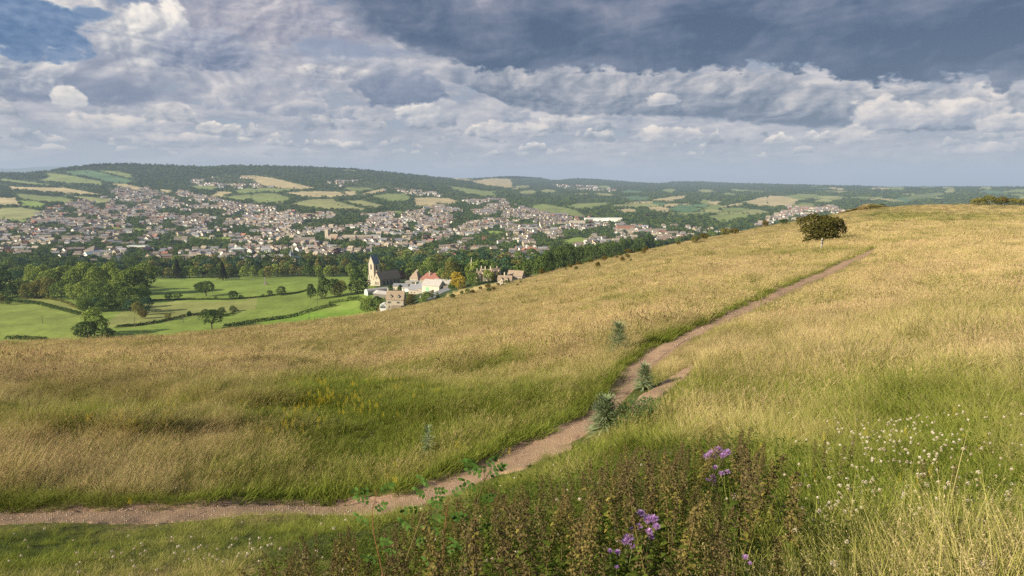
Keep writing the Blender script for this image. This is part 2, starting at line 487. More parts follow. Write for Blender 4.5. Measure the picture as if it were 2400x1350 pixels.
# path ribbons: trodden earth laid in the cut
m_path, g, out = mat_new('trodden_earth')
tc = g.node('ShaderNodeTexCoord'); P_ = tc.outputs['Object']
n1 = g.noise(P_, 2.2, 6, .7); n2 = g.noise(P_, 30, 5, .75)
v = g.node('ShaderNodeTexVoronoi'); v.inputs['Scale'].default_value = 26; g.put(v.inputs['Vector'], P_)
peb = g.sm(X(g, v.outputs['Distance']), .32, .12) * g.sm(g.noise(P_, 6, 3, .6), .42, .6)
c = g.mix(g.lin(n1, .3, .7), (.18, .108, .064), (.315, .208, .132))
c = g.mix(g.lin(n2, .25, .75, 0, .6), c, (.38, .275, .19))
c = g.mix(peb * .7, c, (.48, .41, .34))
b = g.node('ShaderNodeBump'); b.inputs['Strength'].default_value = .8; b.inputs['Distance'].default_value = .03; g.put(b.inputs['Height'], n2 + peb * .6)
principled(g, out, c, .95, .1, b.outputs[0])
def ribbon(name, P, lift, ext=1.0):
    T = np.gradient(P[:, :2], axis=0); T /= np.hypot(T[:, 0], T[:, 1])[:, None]
    Nn = np.stack([-T[:, 1], T[:, 0]], 1)          # towards below
    Nn *= np.sign(Nn[:, 1:2] + 1e-9)
    u = np.linspace(-1, 1, 11); s = np.arange(len(P))
    ju = (fbm(s * .35, s * 0 + 3.3, 3) - .5) * .7; jd = (fbm(s * .3 + 90, s * 0 + 8.3, 3) - .5) * .7
    W = np.where(u[None] < 0, u[None] * (P[:, 2] * (1.15 + ju) * ext)[:, None], u[None] * (P[:, 3] * (1.1 + jd) * ext)[:, None])
    qx = P[:, 0][:, None] + Nn[:, 0][:, None] * W; qy = P[:, 1][:, None] + Nn[:, 1][:, None] * W
    qy = np.maximum(qy, near.sil(qx) + 1)
    p = near_z(qx, qy)
    D = p[..., 1]
    p[..., 2] += lift + .02 * (np.abs(u)[None] ** 3) * 0 + (fbm(p[..., 0] * 4, p[..., 1] * 4, 3) - .5) * .02
    ends = np.abs(u) > .95
    p[:, ends, 2] -= .035
    return mesh_np(name, p.reshape(-1, 3), grid_faces(*p.shape[:2])[:, ::-1], [m_path], None, True)
for nm, P, lf in (('path', PA, .022), ('side_path', PB, .03), ('worn_strip_path', PC, .03), ('upper_path', PD_, .05)):
    o = link(nm, ribbon(nm, P, lf)); tag(o, kind='structure')

# ------------------------------------------------------------------ the valley and the hills beyond
FAR_SIL = [(-900,402),(-400,404),(0,406),(60,405),(110,401),(140,396),(200,388),(260,384),(330,385),(480,390),(560,388),(700,390),(800,394),(900,402),(1000,412),(1040,416),
           (1090,418),(1200,413),(1260,416),(1300,422),(1350,418),(1420,421),(1480,426),(1550,429),(1580,425),(1640,425),(1700,428),(1780,430),(1900,433),(2000,435),(2100,438),(2200,437),(2300,437),(2400,438),(3300,440)]
_L = [(1100,150),(900,245),(840,330),(780,385),(740,450),(700,540),(660,690),(640,830),(610,1020),(560,1400),(520,1850),(480,2500),(450,3200),(425,3900)]
FAR_COLS = {
 -900: _L, -400: _L, 0: _L, 400: _L,
 900: [(1100,140),(900,230),(840,300),(760,390),(735,420),(695,480),(660,620),(640,830),(610,1020),(560,1400),(520,1850),(480,2500),(450,3400),(425,4300)],
 1150: [(1100,130),(900,190),(840,225),(760,290),(700,350),(650,430),(628,560),(605,880),(590,1060),(560,1400),(520,1850),(480,2700),(455,3700),(435,5200)],
 1300: [(1100,130),(900,190),(840,225),(760,290),(700,350),(650,450),(620,640),(600,880),(585,1060),(560,1350),(520,1850),(480,2800),(455,4200),(440,6000)],
 1600: [(1100,130),(900,190),(840,225),(760,290),(700,370),(650,480),(620,640),(600,850),(570,1250),(545,1600),(520,1950),(495,2600),(475,3400),(455,4800),(440,6800)],
 2000: [(1100,130),(900,190),(840,225),(760,290),(700,370),(650,480),(600,760),(550,1400),(520,1950),(500,2500),(480,3200),(460,4300),(447,5400)],
 2400: [(1100,130),(900,190),(840,225),(760,290),(700,370),(650,480),(600,760),(550,1400),(520,1950),(500,2500),(480,3200),(460,4000),(447,4900)],
 3300: [(1100,130),(900,190),(840,225),(760,290),(700,370),(650,480),(600,760),(550,1400),(520,1950),(500,2500),(480,3200),(460,4000),(447,4900)],
}
def far_silD(c): return float(np.interp(c, [-900,0,600,1000,1060,1200,1600,2000,2400,3300], [4300,4300,4700,5600,6600,8600,8800,7200,6200,6000]))
far = Surface(FAR_SIL, FAR_COLS, 1100, far_silD)

LG, DG, ST, YG, LIME, BR = (.17,.205,.07), (.085,.15,.07), (.37,.31,.17), (.23,.24,.10), (.19,.25,.055), (.18,.24,.05)
SC = {1: (0, 360, 600/1761), 2: (600, 360, 600/1761), 3: (1200, 360, 600/2382), 4: (1800, 360, 600/2382)}
FIELDS = []
def fld(c, pts, col):
    x0, y0, s = SC[c]; FIELDS.append((np.array([(x0 + a * s, y0 + b * s) for a, b in pts]), col))
# base: near pasture
FIELDS.append((np.array([(-900,655),(340,652),(600,650),(860,645),(900,700),(860,760),(860,1100),(-900,1100)]), (.155,.21,.04)))
fld(1, [(720,1180),(800,1110),(950,1040),(1050,1022),(1400,1010),(1761,1000),(1761,1080),(1400,1110),(1100,1160),(900,1190)], (.20,.215,.065))
fld(2, [(0,985),(300,965),(520,1000),(560,1030),(380,1080),(0,1150)], (.15,.20,.04))
fld(1, [(115,990),(250,985),(500,1040),(560,1095),(450,1080),(280,1030),(130,1010)], (.22,.235,.065))
fld(1, [(0,1010),(280,1040),(560,1110),(560,1280),(0,1270)], (.19,.235,.05))
fld(1, [(30,860),(200,860),(200,900),(60,900)], (.30,.27,.10))
fld(1, [(0,168),(290,205),(390,222),(200,215),(0,190)], LG)
fld(1, [(310,132),(420,140),(700,190),(705,215),(560,210),(420,200),(330,190),(260,180),(330,165)], LG)
fld(1, [(430,125),(560,115),(640,118),(830,165),(905,185),(890,205),(760,200),(600,160)], DG)
fld(1, [(650,112),(800,120),(905,145),(900,165),(800,150)], LG)
fld(1, [(55,225),(200,230),(440,235),(560,255),(720,285),(560,285),(480,275),(250,255),(80,250)], ST)
fld(1, [(765,205),(860,207),(960,230),(1020,250),(900,250),(840,235)], ST)
fld(1, [(100,275),(240,285),(420,300),(520,320),(430,345),(260,330),(130,310)], LG)
fld(1, [(-700,305),(110,303),(140,360),(-700,358)], ST)
fld(1, [(130,320),(260,330),(325,350),(280,378),(160,368)], LIME)
fld(1, [(-700,370),(150,372),(290,395),(265,440),(130,460),(-700,430)], YG)
fld(1, [(-300,440),(60,445),(200,460),(150,475),(0,460)], LG)
fld(1, [(430,290),(600,295),(760,310),(750,345),(650,340),(500,300)], YG)
fld(1, [(1110,245),(1180,255),(1170,270),(1110,262)], ST)
fld(1, [(1320,225),(1480,222),(1520,240),(1450,255),(1360,245)], LG)
fld(1, [(1600,255),(1700,240),(1761,245),(1761,270),(1640,275)], LG)
fld(1, [(1440,295),(1500,260),(1600,265),(1560,285),(1500,300)], ST)
fld(1, [(1500,300),(1640,285),(1761,275),(1761,315),(1640,325),(1560,310)], LG)
fld(1, [(1650,150),(1761,150),(1761,175),(1680,170)], ST)
fld(1, [(700,505),(830,510),(1030,520),(1000,540),(800,530)], LIME)
fld(1, [(1190,570),(1430,575),(1460,600),(1200,590)], LG)
fld(1, [(1450,578),(1600,575),(1590,600),(1480,592)], LIME)
fld(1, [(-60,712),(70,712),(50,730),(-60,730)], LIME)
fld(1, [(1160,705),(1280,700),(1280,730),(1170,735)], LIME)
fld(2, [(0,152),(100,165),(300,210),(410,240),(300,245),(130,235),(30,215),(-10,190)], ST)
fld(2, [(0,235),(150,240),(250,245),(160,262),(0,262)], LG)
fld(2, [(205,265),(420,258),(560,262),(630,290),(520,300),(380,300),(240,285)], ST)
fld(2, [(-30,275),(120,272),(240,305),(220,330),(150,345),(60,345),(-30,325)], LG)
fld(2, [(240,345),(340,320),(520,308),(560,330),(690,365),(780,385),(700,392),(520,385),(380,375),(290,365)], YG)
fld(2, [(600,325),(720,320),(830,345),(890,360),(880,372),(740,365)], YG)
fld(2, [(580,262),(680,258),(700,280),(650,290)], ST)
fld(2, [(710,285),(780,260),(870,240),(910,250),(820,275),(740,290)], ST)
fld(2, [(785,290),(900,275),(1020,278),(1070,300),(1050,325),(940,328),(840,310)], LG)
fld(2, [(880,400),(950,395),(1045,400),(1030,418),(900,412)], LG)
fld(2, [(1080,305),(1180,300),(1330,308),(1390,330),(1340,350),(1250,345),(1200,378),(1100,365),(1090,330)], ST)
fld(2, [(1300,220),(1400,230),(1560,255),(1660,285),(1640,300),(1500,285),(1400,260)], LG)
fld(2, [(1470,190),(1620,170),(1761,175),(1761,235),(1640,225),(1560,215)], ST)
fld(2, [(1330,165),(1450,172),(1500,185),(1400,185)], ST)
fld(2, [(620,230),(780,235),(800,250),(700,262),(600,245)], LG)
fld(2, [(600,108),(700,112),(690,122),(600,118)], YG)
fld(2, [(1580,530),(1700,535),(1690,560),(1590,550)], LIME)
fld(2, [(0,1165),(380,1085),(720,1080),(760,1110),(760,1200),(0,1200)], (.14,.23,.03))
fld(2, [(1260,705),(1400,710),(1390,735),(1270,730)], LIME)
fld(3, [(190,480),(290,468),(480,500),(610,530),(640,560),(700,590),(640,600),(500,575),(400,575),(250,545),(190,510)], LG)
fld(3, [(1000,460),(1200,445),(1300,442),(1310,460),(1100,465)], ST)
fld(3, [(1290,430),(1420,410),(1620,385),(1600,415),(1480,445),(1320,445)], ST)
fld(3, [(500,490),(600,460),(900,455),(980,462),(900,475),(820,490),(700,520),(600,510)], LG)
fld(3, [(900,480),(1100,468),(1290,462),(1400,485),(1300,500),(1150,500),(960,500)], YG)
fld(3, [(960,520),(1090,512),(1160,520),(1140,548),(1030,548)], ST)
fld(3, [(1440,520),(1560,470),(1640,485),(1780,520),(1700,545),(1500,545)], DG)
fld(3, [(1310,560),(1450,548),(1800,545),(1900,555),(1700,575),(1500,570)], LG)
fld(3, [(1930,490),(2060,470),(2150,455),(2130,480),(2000,500)], ST)
fld(3, [(2150,455),(2250,430),(2330,405),(2382,400),(2382,490),(2280,490)], ST)
fld(3, [(1940,510),(2100,500),(2220,520),(2100,545),(1960,545)], LG)
fld(3, [(1800,585),(1950,560),(2200,560),(2200,600),(1950,640),(1870,610)], LG)
fld(3, [(2030,330),(2340,350),(2330,362),(2040,350)], LG)
fld(3, [(1800,445),(1950,445),(1900,480),(1820,470)], ST)
fld(3, [(460,810),(580,775),(700,785),(740,800),(640,850),(480,850)], LIME)
fld(3, [(1160,700),(1450,700),(1440,715),(1180,715)], LG)
fld(3, [(250,345),(330,330),(410,345),(400,360),(270,358)], YG)
fld(3, [(580,370),(700,370),(720,385),(600,380)], ST)
fld(3, [(0,320),(60,318),(50,335),(0,335)], ST)
fld(4, [(-5,390),(150,395),(300,430),(220,490),(100,495),(-5,490)], ST)
fld(4, [(550,310),(700,325),(720,342),(620,335)], ST)
fld(4, [(720,408),(900,400),(1075,400),(1060,418),(850,425)], LG)
fld(4, [(1260,410),(1400,375),(1640,360),(1640,395),(1500,415),(1330,430)], (.12,.15,.06))
fld(4, [(1080,440),(1200,425),(1270,445),(1180,460)], YG)
fld(4, [(1530,460),(1640,450),(1760,460),(1640,470)], DG)
fld(4, [(2180,350),(2382,330),(2382,360),(2200,370)], LG)
fld(4, [(2180,375),(2382,375),(2382,395),(2200,390)], LG)
fld(4, [(1400,320),(1500,308),(1580,310),(1450,322)], YG)
fld(4, [(370,310),(480,295),(520,300),(420,315)], (.10,.14,.06))
FIELDS.append((np.array([(1030,712),(1046,694),(1062,683),(1130,668),(1200,656),(1262,640),(1262,700),(1040,740)]), (.33,.265,.12)))
_fr = random.Random(21)
for _ in range(46):
    x0 = _fr.uniform(1480, 2420); y0 = _fr.uniform(441, 473) if x0 > 1900 else _fr.uniform(446, 500)
    if _fr.random() < .2: x0 = _fr.uniform(1060, 1500); y0 = _fr.uniform(438, 462)
    w = _fr.uniform(14, 48); h = _fr.uniform(1.6, 4.2) * (1 + (y0 - 440) / 40); k = _fr.uniform(-.5, .5) * h
    FIELDS.insert(1, (np.array([(x0 - w, y0 + k), (x0 - w * .4, y0 - h), (x0 + w * .5, y0 - h * .8 - k), (x0 + w, y0 - k), (x0 + w * .4, y0 + h), (x0 - w * .5, y0 + h * .7)]), _fr.choice([LG, LG, ST, YG, DG, YG])))
def inpoly(px, py, P):
    x = px; y = py; r = np.zeros(x.shape, bool); n = len(P)
    j = n - 1
    for i in range(n):
        xi, yi = P[i]; xj, yj = P[j]
        if yi != yj:
            c = ((yi > y) != (yj > y)) & (x < (xj - xi) * (y - yi) / (yj - yi) + xi)
            r ^= c
        j = i
    return r
def field_at(px, py, jit=True):
    px = np.asarray(px, float); py = np.asarray(py, float)
    if jit:
        px = px + (fbm(px * .05, py * .2, 2) - .5) * 8; py = py + (fbm(px * .05 + 40, py * .2, 2) - .5) * 1.6
    idx = np.full(px.shape, -1)
    for k, (P, c) in enumerate(FIELDS):
        bb = (px > P[:, 0].min()) & (px < P[:, 0].max()) & (py > P[:, 1].min()) & (py < P[:, 1].max())
        if bb.any():
            m = np.zeros(px.shape, bool); m[bb] = inpoly(px[bb], py[bb], P); idx[m] = k
    return idx
TOWN = [ # (polygon, density of houses)
 (np.array([(-300,515),(0,512),(60,500),(100,492),(160,478),(200,470),(250,458),(275,443),(330,440),(420,446),(500,465),(560,478),(640,488),(700,498),(860,505),(920,500),(980,495),(1010,482),(1100,466),
            (1180,468),(1230,488),(1330,505),(1400,512),(1480,530),(1600,545),(1650,560),(1560,572),(1500,575),(1420,575),(1330,588),(1290,612),(1260,622),(1180,618),(1120,612),(1060,602),(900,592),(850,598),(790,606),(720,614),(680,622),(600,622),
            (500,618),(400,612),(350,620),(300,612),(200,620),(100,604),(-300,606)]), 1.0),
 (np.array([(440,425),(520,408),(600,418),(650,430),(640,440),(560,445),(470,440)]), .6),
 (np.array([(740,432),(800,424),(860,425),(960,440),(1060,458),(1150,466),(1140,478),(1060,470),(960,456),(860,446),(760,438)]), .7),
 (np.array([(1290,432),(1370,434),(1450,444),(1440,450),(1340,446)]), .5),
 (np.array([(1830,500),(1860,475),(1920,470),(1990,480),(2010,492),(1960,520),(1860,560),(1760,545),(1780,520)]), .9),
 (np.array([(1530,528),(1600,530),(1700,540),(1800,535),(1780,556),(1640,552)]), .35),
]
def town_at(px, py):
    t = np.zeros(np.shape(px))
    for P, w in TOWN: t = np.where(inpoly(px, py, P), w, t)
    return t

fx = np.concatenate([np.arange(-900, -100, 20), np.arange(-100, 2500, 3.5), np.arange(2500, 3301, 20)]).astype(float)
sl = far.sil(fx)
tt = np.concatenate([np.linspace(0, 255, 170), np.linspace(262, 690, 60)])
FYG = sl[None, :] + tt[:, None]; FXG = np.broadcast_to(fx[None, :], FYG.shape)
fpos = far.at(FXG, FYG)
idx = field_at(FXG, FYG); tw = town_at(FXG, FYG)
fcol = np.zeros(FXG.shape + (3,))
base = np.array((.045, .068, .022)); fcol[:] = base
nn = fbm(FXG * .06, FYG * .3, 4)
fcol *= (.7 + .6 * nn)[..., None]
fcol = np.where((tw > 0)[..., None], np.array((.085, .10, .045)) * (.6 + .8 * nn)[..., None], fcol)
cols = np.array([c for _, c in FIELDS])
fc = cols[np.clip(idx, 0, None)] * (.86 + .28 * fbm(FXG * .03 + 7, FYG * .15, 4))[..., None]
fcol = np.where((idx >= 0)[..., None], fc, fcol)
fz = (fbm(FXG * .02, fpos[..., 1] * .004, 3) - .5) * .012 * fpos[..., 1] * 0
# valley floor relief (far rows keep the skyline)
extra = []
for k in (1, 2, 3):
    p = fpos[0].copy(); s_ = 1 + .12 * k; p[:, :2] *= s_; p[:, 2] = fpos[0][:, 2] - 40 * k - 10; extra.append(p)
fall = np.concatenate([np.array(extra[::-1]), fpos], 0)
fcl = np.concatenate([np.repeat(fcol[:1], 3, 0), fcol], 0)
m_val, g, out = mat_new('valley_ground')
tc = g.node('ShaderNodeTexCoord'); P_ = tc.outputs['Object']
n1 = g.noise(P_, .035, 6, .65); n2 = g.noise(P_, .3, 4, .7)
c = g.attr('col', out='Color')
n3 = g.noise(P_, .008, 4, .6)
f1 = g.lin(n1, .25, .75, .70, 1.30) * g.lin(n2, .25, .75, .74, 1.26) * g.lin(n3, .3, .7, .82, 1.18)
c = g.mix(1, c, g.vec(f1, f1, f1), 'MULTIPLY')
principled(g, out, c, .95, .1)
tag(link('valley_terrain', mesh_np('valley_terrain', fall.reshape(-1, 3), grid_faces(*fall.shape[:2]), [m_val], {'col': fcl.reshape(-1, 3)}, True)), kind='structure')

# distant blue hills past the left shoulder
hx = np.arange(-900, 560, 12.0); D_ = 17000.0
hs = 398 - 5 * np.exp(-((hx - 50) / 60) ** 2) - 6 * np.exp(-((hx - 125) / 70) ** 2) - 4 * fbm(hx * .012, hx * 0, 4) - 6*np.exp(-((hx+200)/150)**2)
V = []
for r, (dd, up) in enumerate(((1.0, -700), (1.0, None), (1.25, None), (1.5, -700))):
    tx, tz = ray(hx, hs)
    z = tz * D_ if up is None else np.full_like(hx, up)
    if r == 2: z = z * 0 - 100
    V.append(np.stack([tx * D_ * dd, np.full_like(hx, D_ * dd + 600 * (1 - (r == 0))), z], 1))
V = np.array(V)
tag(link('distant_hills', mesh_np('distant_hills', V.reshape(-1, 3), grid_faces(*V.shape[:2]), [simple('far_hill_slope', (.05,.075,.04), .95, .3, .002)], None, False)), kind='structure')
# the plain that carries the hills to the horizon
mb = MB(); mb.add([(-60000, -3000, -190), (60000, -3000, -190), (60000, 60000, -190), (-60000, 60000, -190)], [(0, 1, 2, 3)])
tag(mb.build('lowland_ground', simple('lowland_ground', (.08,.10,.04), .95, .3, .0008)), kind='structure')
# ------------------------------------------------------------------ the clouds, worked out direction by direction (azimuth A, elevation E in degrees)
_gr = np.random.default_rng(11); _ga = _gr.random((256, 256)) * 2 * np.pi; _GX, _GY = np.cos(_ga).astype(np.float32), np.sin(_ga).astype(np.float32)
def perlin(x, y):
    x = np.asarray(x, np.float32); y = np.asarray(y, np.float32)
    xi = np.floor(x).astype(np.int32); yi = np.floor(y).astype(np.int32); fx = x - xi; fy = y - yi
    u = fx*fx*fx*(fx*(fx*6-15)+10); v = fy*fy*fy*(fy*(fy*6-15)+10); a, b, c, d = xi & 255, (xi+1) & 255, yi & 255, (yi+1) & 255
    n = lambda i, j, px, py: _GX[i, j] * px + _GY[i, j] * py
    return ((n(a,c,fx,fy)*(1-u) + n(b,c,fx-1,fy)*u)*(1-v) + (n(a,d,fx,fy-1)*(1-u) + n(b,d,fx-1,fy-1)*u)*v) * 1.5
def pf(x, y, o=5, g=.5):
    s = 0; a = 1; t = 0
    for i in range(o): s = s + a * perlin(x + 13.7*i, y - 7.9*i); t += a; a *= g; x = x*1.97; y = y*1.97
    return s / t
def billow(x, y, o=5, g=.55):
    s = 0; a = 1; t = 0
    for i in range(o): s = s + a * np.abs(perlin(x + 5.1*i, y + 3.3*i)); t += a; a *= g; x = x*2.03; y = y*2.03
    return s / t * 2.6            # about 0..1, creased at 0
def cloud_sky(A, E):
    A = A.astype(np.float32); E = E.astype(np.float32); k1 = math.degrees(1 / FPX)
    mix = lambda a, b, m: a * (1 - m[..., None]) + b * m[..., None]
    C = lambda *c: np.array(c, np.float32)
    ss = smooth
    def AEp(px, py):
        tx, tz = ray(px, py); return math.degrees(math.atan2(tx, 1)), math.degrees(math.atan2(tz, math.hypot(tx, 1)))
    wx = pf(A*.10+3, E*.3, 4) ; wy = pf(A*.10+40, E*.3+9, 4)
    # puffs at two sizes, and the same field looked at a little nearer the sun
    def puff(A_, E_, f):
        x = A_*f + wx*.35; y = E_*f*1.7 + wy*.35
        return billow(x, y, 6, .5) * .42 + (pf(x*.8+70, y*.8, 6, .5) * .75 + .5) * .62
    F1 = puff(A, E, .19); F1s = puff(A - .55, E + .28, .19)
    F2 = puff(A, E, .42); F2s = puff(A - .22, E + .13, .42)
    light = np.clip(.5 + (F1 - F1s) * 1.35 + (F2 - F2s) * .55, 0, 1)
    soft = pf(A*.16+9, E*.55+4, 6, .55)              # soft broad variation, about -.5...5
    fine = pf(A*1.1, E*2.0+8, 4, .5)
    wisp = pf(A*.3+3, E*1.5, 5, .58)
    L = np.clip(.5 + (light - .5) * .9 + fine * .25, 0, 1)
    # air
    col = mix(np.broadcast_to(C(172,180,191), A.shape + (3,)), C(150,162,182), ss(E, 1, 6)); col = mix(col, C(112,134,168), ss(E, 9, 17))
    # broken grey sheet
    shtone = np.clip(.5 + soft * .9 + wisp * .55 + (L - .5) * .35 + (F1 - .5) * .3, 0, 1)
    sheet = mix(np.broadcast_to(C(134,142,164), A.shape + (3,)), C(204,203,209), shtone)
    cov = ss(soft + wisp * .4 + .28, -.1, .25) * (.45 + .55 * ss(E, .8, 5)) * .92
    col = mix(col, sheet, cov)
    def shade(t, lo, hi, mid=None):
        t = np.clip(t, 0, 1)[..., None]; return lo * (1 - t) + hi * t
    def blob(col, px, py, rx, ry, lo, hi, amt=1., edge=.3, flat=1, rag=1., slope=.4, lw=1.):
        a, e = AEp(px, py); dx = (A - a) / (rx*k1*.92); dy = (E - e) / (ry*k1)
        r = np.sqrt(dx*dx + dy*dy); d = 1 - r + ((F2 - .5) * .9 + (F1 - .5) * .7 + fine * .25) * rag * .75
        m = ss(d, 0, edge) * amt
        if flat: m = m * ss(dy + fine * .25, -.9, -.6)
        t = .45 + dy * slope + (light - .5) * 1.1 * lw + (F2 - .5) * .3
        return mix(col, shade(t, lo, hi), m)
    def row(col, py, th, f, seed, thr, amt, lo, hi, a0=-99, a1=99):
        e0 = AEp(1200, py)[1]; T = th * k1
        n1 = pf(A*f, A*0+seed, 3); n2 = pf(A*f*.4, A*0+seed+5, 2)
        bs = (E - e0 - n2 * T * 1.2) / T
        on = ss(n1 + n2 * .4, thr, thr + .22)
        top = on * (.55 + n1 * .9) + (F2 - .45) * 1.3 * on
        m = ss(bs + fine * .3, -.06, .10) * ss(top - bs, 0, .22) * amt
        m = m * ss(A, a0, a0 + 4) * ss(A, a1, a1 - 4)
        t = bs * .75 + .08 + (light - .5) * 1.2
        return mix(col, shade(t, lo, hi), m)
    W1, W2 = C(230,227,224), C(210,209,214); D1, D2, M1 = C(92,107,137), C(130,139,163), C(152,160,179)
    # low ranks
    col = row(col, 366, 11, .55, 19.6, -.05, .85, C(158,166,180), C(220,216,214))
    col = row(col, 352, 17, .42, 15.6, -.08, .95, C(148,157,174), C(232,227,223))
    col = row(col, 336, 26, .30, 12.2, -.08, 1.0, C(142,151,169), C(238,232,227))
    col = row(col, 310, 44, .19, 6.1, -.08, 1.0, C(134,144,164), C(236,230,226))
    col = row(col, 285, 38, .21, 8.7, 0.0, .85, C(138,148,171), C(220,216,216))
    col = row(col, 262, 60, .13, 2.7, -.05, .75, C(138,148,170), C(208,207,212), -60, -6)
    # left and centre masses
    col = blob(col, 250, 120, 420, 110, D2, W2, .75, .7, 0, .8, .25)
    col = blob(col, 650, 60, 380, 90, C(124,130,155), C(196,194,203), .8, .7, 0, .8, .2)
    col = blob(col, 620, 170, 330, 60, C(138,146,168), C(204,203,209), .7, .6, 0, .9, .2)
    col = blob(col, 110, 205, 290, 34, C(102,115,146), C(150,157,178), .92, .5, 1, .8, .3, .5)
    col = blob(col, 200, 60, 110, 60, C(150,157,178), W1, .85, .5, 0, 1.)
    col = blob(col, 20, 140, 105, 70, C(128,139,163), C(238,235,232), .97, .25, 1, .9)
    col = blob(col, 362, 85, 85, 72, C(150,158,176), C(236,234,232), .97, .3, 1, 1.)
    col = blob(col, 480, 118, 125, 46, C(106,119,150), C(172,177,194), .9, .4, 1, .9, .5)
    col = blob(col, 120, 160, 38, 12, M1, C(225,222,222), .9, .3)
    col = blob(col, 157, 230, 30, 22, C(165,172,186), W1, .95, .25)
    # clear corner
    a, e = AEp(15, 55); r = np.sqrt(((A-a)/(115*k1*.92))**2 + ((E-e)/(55*k1))**2)
    gap = ss(1 - r + (F2 - .5) * .9 + soft * .6, -.05, .25) * .95
    col = mix(col, shade(.5 + fine * .8 + soft * .8, C(74,108,154), C(120,142,178)), gap)
    a, e = AEp(212, 30); r = np.sqrt(((A-a)/(34*k1))**2 + ((E-e)/(14*k1))**2); col = mix(col, C(100,128,168), ss(1 - r + (F2-.5)*.9, 0, .4) * .8)
    a, e = AEp(800, 120); r = np.sqrt(((A-a)/(120*k1))**2 + ((E-e)/(34*k1))**2); col = mix(col, C(138,152,180), ss(1 - r + (F2-.5)*.8, 0, .5) * .7)
    col = blob(col, 800, 172, 95, 17, D2, W1, .85, .35); col = blob(col, 900, 150, 160, 16, C(150,157,176), W2, .7, .5, 0)
    # the long bank
    pc = lambda P: np.interp(A, *zip(*[(AEp(a_, b_)[0], AEp(a_, b_)[1]) for a_, b_ in P])).astype(np.float32)
    top = pc([(-900,150),(700,205),(1000,158),(1150,150),(1400,162),(1700,168),(1900,180),(2050,210),(2400,216),(3200,216)])
    bot = pc([(-900,190),(700,190),(1000,178),(1100,205),(1200,250),(1300,270),(1600,274),(1800,290),(2050,305),(2400,308),(3200,308)])
    t = (E - bot) / (top - bot + .02)
    m = ss(t + (F2 - .5) * .12 + fine * .05, -.02, .06) * ss(1.08 - t + (F2 - .5) * .5 + (F1 - .5) * .4, 0, .15) * ss(A, AEp(980,200)[0], AEp(1170,200)[0])
    bt = np.clip(t * .62 + .10 + (light - .5) * .75 + soft * .3 + (F1 - .5) * .35, 0, 1)
    bc = shade(bt * .96, C(98,112,138), C(206,204,208))
    col = mix(col, bc, m * .96)
    col = blob(col, 935, 212, 128, 46, C(92,107,138), C(150,158,179), .93, .3, 1, .9, .45, .6)
    col = blob(col, 985, 272, 60, 24, M1, W1, .95, .3); col = blob(col, 1050, 262, 40, 30, M1, W2, .8, .4)
    for q in ((2075,272,70,34),(2260,268,85,32),(1995,320,40,24),(1370,284,44,10),(1560,236,40,14),(275,290,95,18),(430,326,80,13),(1200,305,85,20),(1560,318,80,16),(2310,348,60,12),(2360,290,60,18)):
        col = blob(col, *q, M1, C(228,222,219), .92, .3, 1, 1.1, .35, .9)
    # the dark deck overhead
    edge = pc([(-900,-500),(300,-300),(620,-120),(760,-10),(850,78),(960,128),(1100,155),(1300,160),(1500,166),(1700,160),(1780,142),(1850,152),(1950,168),(2050,180),(2200,184),(2400,186),(3200,200)])
    dd = E - edge + (F2 - .5) * 1.4 + (F1 - .5) * 1.5 + fine * .5
    left = ss(A, AEp(1150,100)[0], AEp(820,100)[0]) * 1.3
    m = ss(dd, -.1, .45 + left * 1.6)
    big = pf(A*.075+21, E*.22+3, 5, .55)
    dt = np.clip(.07 + ss(E - edge, .2, 8) * .36 + big * 1.0 + (light - .5) * .32 + wisp * .05 + .14 * ss(A, 10, -8), 0, 1)
    dk = shade(dt, C(74,93,124), C(166,165,181)); dk = mix(dk, C(196,195,204), ss(dt, .62, .95) * .6)
    col = mix(col, dk, m)
    # pale air low down
    col = mix(col, C(172,175,182), ss(E, 3.0, -.3) * .42)
    return np.clip(col, 0, 255) / 255
# ------------------------------------------------------------------ sun, sky, air
SUN_AZ_VEC = Vector((-0.88, -0.42, 0)).normalized(); SUN_EL = math.radians(25)
sd = bpy.data.lights.new('sun', 'SUN'); sun = bpy.data.objects.new('sun', sd); COL.objects.link(sun)
sd.energy = 5.0; sd.angle = math.radians(0.6); sd.color = (1.0, 0.88, 0.67)
to_sun = Vector((SUN_AZ_VEC.x * math.cos(SUN_EL), SUN_AZ_VEC.y * math.cos(SUN_EL), math.sin(SUN_EL)))
sun.rotation_euler = to_sun.to_track_quat('Z', 'Y').to_euler()
sun.location = (0, 0, 300)

world = bpy.data.worlds.new('World'); scene.world = world; world.use_nodes = True
nt = world.node_tree; nt.nodes.clear(); g = G(nt)
out = g.node('ShaderNodeOutputWorld')
sky = g.node('ShaderNodeTexSky'); sky.sky_type = 'NISHITA'; sky.sun_disc = False
sky.sun_elevation = SUN_EL; sky.sun_rotation = math.atan2(SUN_AZ_VEC.x, SUN_AZ_VEC.y)
sky.air_density = 1.2; sky.dust_density = 1.5; sky.ozone_density = 1.5
bg_sky = g.node('ShaderNodeBackground'); g.put(bg_sky.inputs[0], sky.outputs[0]); bg_sky.inputs[1].default_value = 0.07
tc = g.node('ShaderNodeTexCoord')
x, y, z = g.sep(tc.outputs['Generated'])
A = g.m('ARCTAN2', x, y) * 57.29578
E = g.m('ARCSINE', g.m('MINIMUM', g.m('MAXIMUM', z, -1), 1)) * 57.29578
def AE(px, py):
    tx, tz = ray(px, py); return math.degrees(math.atan2(tx, 1)), math.degrees(math.atan2(tz, math.hypot(tx, 1)))
world.cycles.sampling_method = 'NONE'
SW, SH = 2500, 620; SA0, SA1, SE0, SE1 = -60.0, 60.0, -3.0, 27.0
